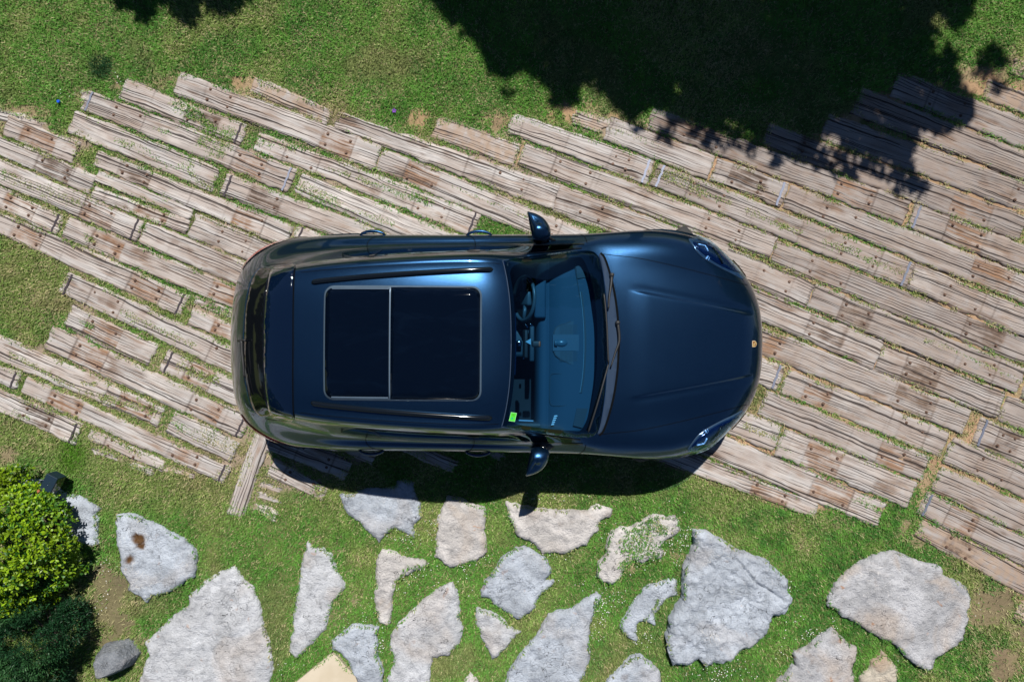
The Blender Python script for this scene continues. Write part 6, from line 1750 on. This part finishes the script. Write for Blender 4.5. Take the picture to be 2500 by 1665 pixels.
# --- garden spotlight on the stone
root = empty("garden_spotlight", (*gnd(163, 1166, 0), 0), R(-27)); 
BOXM = plain("spot_housing_blue_black", (.012, .028, .050), .38, .1, nscale=150)
bm = bmesh.new(); box_bm(bm, (0, 0, .20), (.115, .155, .135), bevel=.004); bm_obj("housing", bm, BOXM, root, False)
bm = bmesh.new(); box_bm(bm, (.0585, 0, .20), (.003, .135, .115)); bm_obj("lamp_glass", bm, BLACKG, root)
bm = bmesh.new(); tube_bm(bm, [(0, 0, .0), (0, 0, .14)], .012, 8); tube_bm(bm, [(0, 0, -.05), (0, 0, 0)], [.004, .02], 8); bm_obj("spike", bm, BLACKM, root)
bm = bmesh.new()
for (x, y) in ((.004, -.018), (.01, .012)): bmesh.ops.create_cone(bm, cap_ends=True, segments=10, radius1=.004, radius2=.0035, depth=.003, matrix=Matrix.Translation((x, y, .269)))
bm_obj("screw", bm, CHROME, root)
tag(root, "small black box-shaped garden spotlight on the lawn beside the shrub", "spotlight")
bpy.context.view_layer.update()
mi = root.matrix_world.inverted()
bm = bmesh.new(); pts = [(*gnd(150, 1178, .1), .10), (*gnd(126, 1184, .07), .075), (*gnd(112, 1179, .07), .08), (*gnd(98, 1184, .07), .06), (*gnd(78, 1196, .05), .05)]
tube_bm(bm, [tuple(mi @ Vector(p)) for p in catmull(np.array(pts), 5)], .0055, 6); bm_obj("cable", bm, BLACKM, root, True)

# ------------------------------------------------------------------ trees beyond the frame whose shade falls on the lawn
def stray(ax, ay, h): return np.array([ax + SUN_V.x / SUN_V.z * h, ay + SUN_V.y / SUN_V.z * h, h])
def shade_tree(name, lab, poly_px, blobs, holes, trunk, hlo, hhi, dens_, top_extra, leafL=.085, leafW=.05):
    P2 = np.array([gnd(*p) for p in poly_px])
    x0, y0 = P2.min(0); x1, y1 = P2.max(0)
    n = int((x1 - x0) * (y1 - y0) * dens_)
    X = x0 + rng.random(n) * (x1 - x0); Y = y0 + rng.random(n) * (y1 - y0)
    w1_ = (fbm(X * 3.2, Y * 3.2, 3, 71) - .5) * .16
    ok = in_poly(X, Y, P2) & (dist_poly(X, Y, P2) > .03 + w1_)
    for (px, py, r) in holes:
        c = gnd(px, py); ok &= np.hypot(X - c[0], (Y - c[1]) * .8) > r * H / F * (1 + 1.2 * (fbm(X * 9, Y * 9, 2, 5) - .5))
    X, Y = X[ok], Y[ok]
    xs, ys = [X], [Y]
    for (px, py, r) in blobs:
        c = gnd(px, py); rr_ = r * H / F; m = max(14, int(3.14 * rr_ ** 2 * 3000)); a = rng.random(m) * 6.28; q = rr_ * np.sqrt(rng.random(m))
        xs.append(c[0] + q * np.cos(a)); ys.append(c[1] + q * np.sin(a))
    X = np.concatenate(xs); Y = np.concatenate(ys); n = len(X)
    hh = hlo + (hhi - hlo) * np.clip(fbm(X * 1.1, Y * 1.1, 3, 77) * 1.2 - .1 + .25 * (rng.random(n) - .5), 0, 1)
    P = np.stack([X + SUN_V.x / SUN_V.z * hh, Y + SUN_V.y / SUN_V.z * hh, hh], 1)
    # rest of the crown, further back and higher, spread wide to block the sky
    m = top_extra
    Pe = np.array(trunk) + np.array([0, 0, 0]) + np.zeros((m, 3))
    dd = rng.normal(size=(m, 3)); dd /= np.linalg.norm(dd, axis=1)[:, None]
    R_ = np.array([(x1 - x0) * .42, 1.9, 1.6])
    Pe = np.array([trunk[0], trunk[1] + .2, (hlo + hhi) / 2 + 1.1]) + dd * R_ * (.45 + .55 * rng.random(m))[:, None]
    Pe = Pe[(Pe[:, 1] - SUN_V.y / SUN_V.z * Pe[:, 2]) > y1 - .25]
    P = np.vstack([P, Pe]); n = len(P)
    root = empty(name, (trunk[0], trunk[1], 0)); o3 = np.array([trunk[0], trunk[1], 0])
    tag(root, lab, "tree")
    D = rng.normal(size=(n, 3)); D[:, 2] *= .4
    C = np.array([.035, .085, .02]) * (.6 + .8 * rng.random(n))[:, None]
    leaves("crown", P - o3, D, leafL, leafW, C, leaf_mat("tree_leaf", 0, 0, .10, .5, .3), root, shape=((0, 0), (.45, 1.0), (1, 0)))
    m2 = 5200; dd = rng.normal(size=(m2, 3)); dd /= np.linalg.norm(dd, axis=1)[:, None]  # extra unseen big leaves, added to block skylight over the shaded lawn
    Pe = np.array([(x0 + x1) / 2, trunk[1] + 1.2, hhi + 1.2]) + dd * np.array([(x1 - x0) * .62, 3.2, 2.6]) * (.55 + .45 * rng.random(m2))[:, None]
    Pe = Pe[((Pe[:, 1] - SUN_V.y / SUN_V.z * Pe[:, 2]) > y1 - .1) & (Pe[:, 2] > 2.2)]
    leaves("sky_block_crown", Pe - o3, rng.normal(size=(len(Pe), 3)), .34, .24, np.array([.03, .075, .02]) * (.6 + .8 * rng.random(len(Pe)))[:, None], bpy.data.materials["tree_leaf"], root, shape=((0, 0), (.45, 1.0), (1, 0)))
    bm = bmesh.new(); hc_ = (hlo + hhi) / 2
    tube_bm(bm, [(0, 0, -.1), (.02, 0, .8), (-.03, .04, 1.8), (.05, 0, hc_ + .3), (0, .05, hc_ + 1.6)], [.24, .19, .17, .13, .05], 12)
    bm_obj("trunk", bm, BARK, root, True)
    pick = rng.choice(n, 26, replace=False)
    bm = bmesh.new()
    for q in pick:
        a = Vector((0, .0, 1.6 + rng.random() * (hc_ - 1.2))); b = Vector(tuple(P[q] - o3)); mid = a.lerp(b, .5) + Vector((0, 0, .25))
        tube_bm(bm, [tuple(p) for p in catmull(np.array([tuple(a), tuple(mid), tuple(b)]), 4)], list(np.linspace(.055, .008, 9)), 6)
    bm_obj("branches", bm, BARK, root, True)
big = [(1020, -230), (1035, 0), (1075, 40), (1125, 90), (1170, 120), (1178, 175), (1200, 195), (1245, 205), (1275, 175), (1310, 195), (1335, 215), (1345, 262), (1385, 272), (1408, 262), (1422, 222), (1460, 232), (1500, 250), (1520, 300), (1555, 310), (1575, 275), (1600, 272),
       (1660, 292), (1720, 318), (1770, 330), (1800, 300), (1850, 330), (1885, 370), (1930, 385), (1985, 382), (2005, 340), (2050, 345), (2090, 380), (2160, 395), (2180, 420), (2235, 395), (2245, 330), (2320, 325), (2360, 300), (2372, 240), (2350, 200), (2330, 120), (2350, 60), (2380, 0), (2420, -230)]
shade_tree("shade_tree", "tree beyond the upper right edge, known by its broad black shadow", big,
    [(1690, 325, 14), (1735, 348, 16), (1795, 340, 20), (1850, 348, 20), (1905, 372, 22), (1960, 378, 26), (2005, 395, 20), (1645, 302, 12), (1770, 372, 9), (2050, 390, 16), (1888, 400, 13), (2135, 400, 9), (2085, 432, 7), (2160, 440, 6), (2235, 440, 9), (2190, 428, 10), (1830, 378, 8), (2030, 425, 7), (1850, 350, 10), (2067, 417, 16), (2118, 402, 18), (2140, 425, 10), (2205, 425, 20), (2225, 455, 16), (2195, 460, 12), (2245, 462, 14), (2438, 213, 17), (1625, 345, 14), (1615, 325, 8), (2420, 140, 26), (2400, 170, 18), (2450, 150, 12), (2330, 20, 40), (2200, 250, 50), (1560, 325, 6), (1240, 225, 6)],
    [(1738, 98, 11), (1780, 98, 9), (1650, 225, 13), (1655, 255, 9), (2290, 50, 20), (2315, 90, 26), (2290, 125, 18), (2237, 238, 17), (2145, 280, 9), (2212, 320, 8), (2290, 200, 10), (1430, 215, 12), (1420, 245, 10), (1440, 200, 10), (1345, 90, 6), (2150, 345, 8), (2330, 165, 16), (1270, 15, 10)],
    (2.3, 6.6, 0), 3.6, 6.0, 4600, 5200)
left = [(255, -230), (262, -5), (300, 8), (330, 40), (345, 62), (378, 62), (388, 30), (405, 20), (430, 48), (462, 70), (480, 62), (486, 15), (500, 0), (515, 30), (545, 40), (570, 20), (610, 0), (640, -230)]
shade_tree("shade_tree", "tree beyond the upper left edge, known by the small black shadow", left, [(560, 20, 20), (300, 5, 18)], [(398, 5, 5)], (-3.4, 7.0, 0), 2.8, 4.6, 4200, 2600)
# neighbours that only show as reflections in the paint and glass
def far_tree(x, y, h, w, lab):
    root = empty("garden_tree", (x, y, 0)); n = 3000
    d = rng.normal(size=(n, 3)); d /= np.linalg.norm(d, axis=1)[:, None]
    P = d * np.array([w, w, h * .50]) * (.55 + .5 * fbm(d[:, 0] * 2 + x, d[:, 1] * 2 + d[:, 2] * 2, 3, 7))[:, None] * (0.8 + .25 * rng.random(n))[:, None] + np.array([0, 0, h * .5])
    D = rng.normal(size=(n, 3)); C = np.array([.03, .075, .02]) * (.5 + rng.random(n))[:, None]
    leaves("crown", P, D, .40, .26, C, bpy.data.materials["tree_leaf"], root, shape=((0, 0), (.45, 1.0), (1, 0)))
    bm = bmesh.new(); tube_bm(bm, [(0, 0, -.1), (.05, 0, h * .3), (0, .05, h * .8)], [.2, .14, .05], 8); bm_obj("trunk", bm, BARK, root, True)
    tag(root, lab, "tree", "garden trees outside the picture, mirrored in the paintwork")
for (x, y, h, w, side) in [(-8.5, -3.5, 5.5, 2.2, "to the left, nearest the photo's lower left corner"), (-9, .8, 6.0, 2.4, "straight behind the car's tail"), (-8.5, 4.8, 5.5, 2.3, "to the left, nearest the upper left corner"), (10.5, -4.5, 2.6, 1.8, "ahead on the lower right"), (11, -.8, 2.2, 1.6, "straight ahead of the car's nose"), (9.5, 4.2, 6.5, 2.6, "ahead on the upper right")]:
    far_tree(x, y, h, w, "dark garden tree outside the photo " + side)
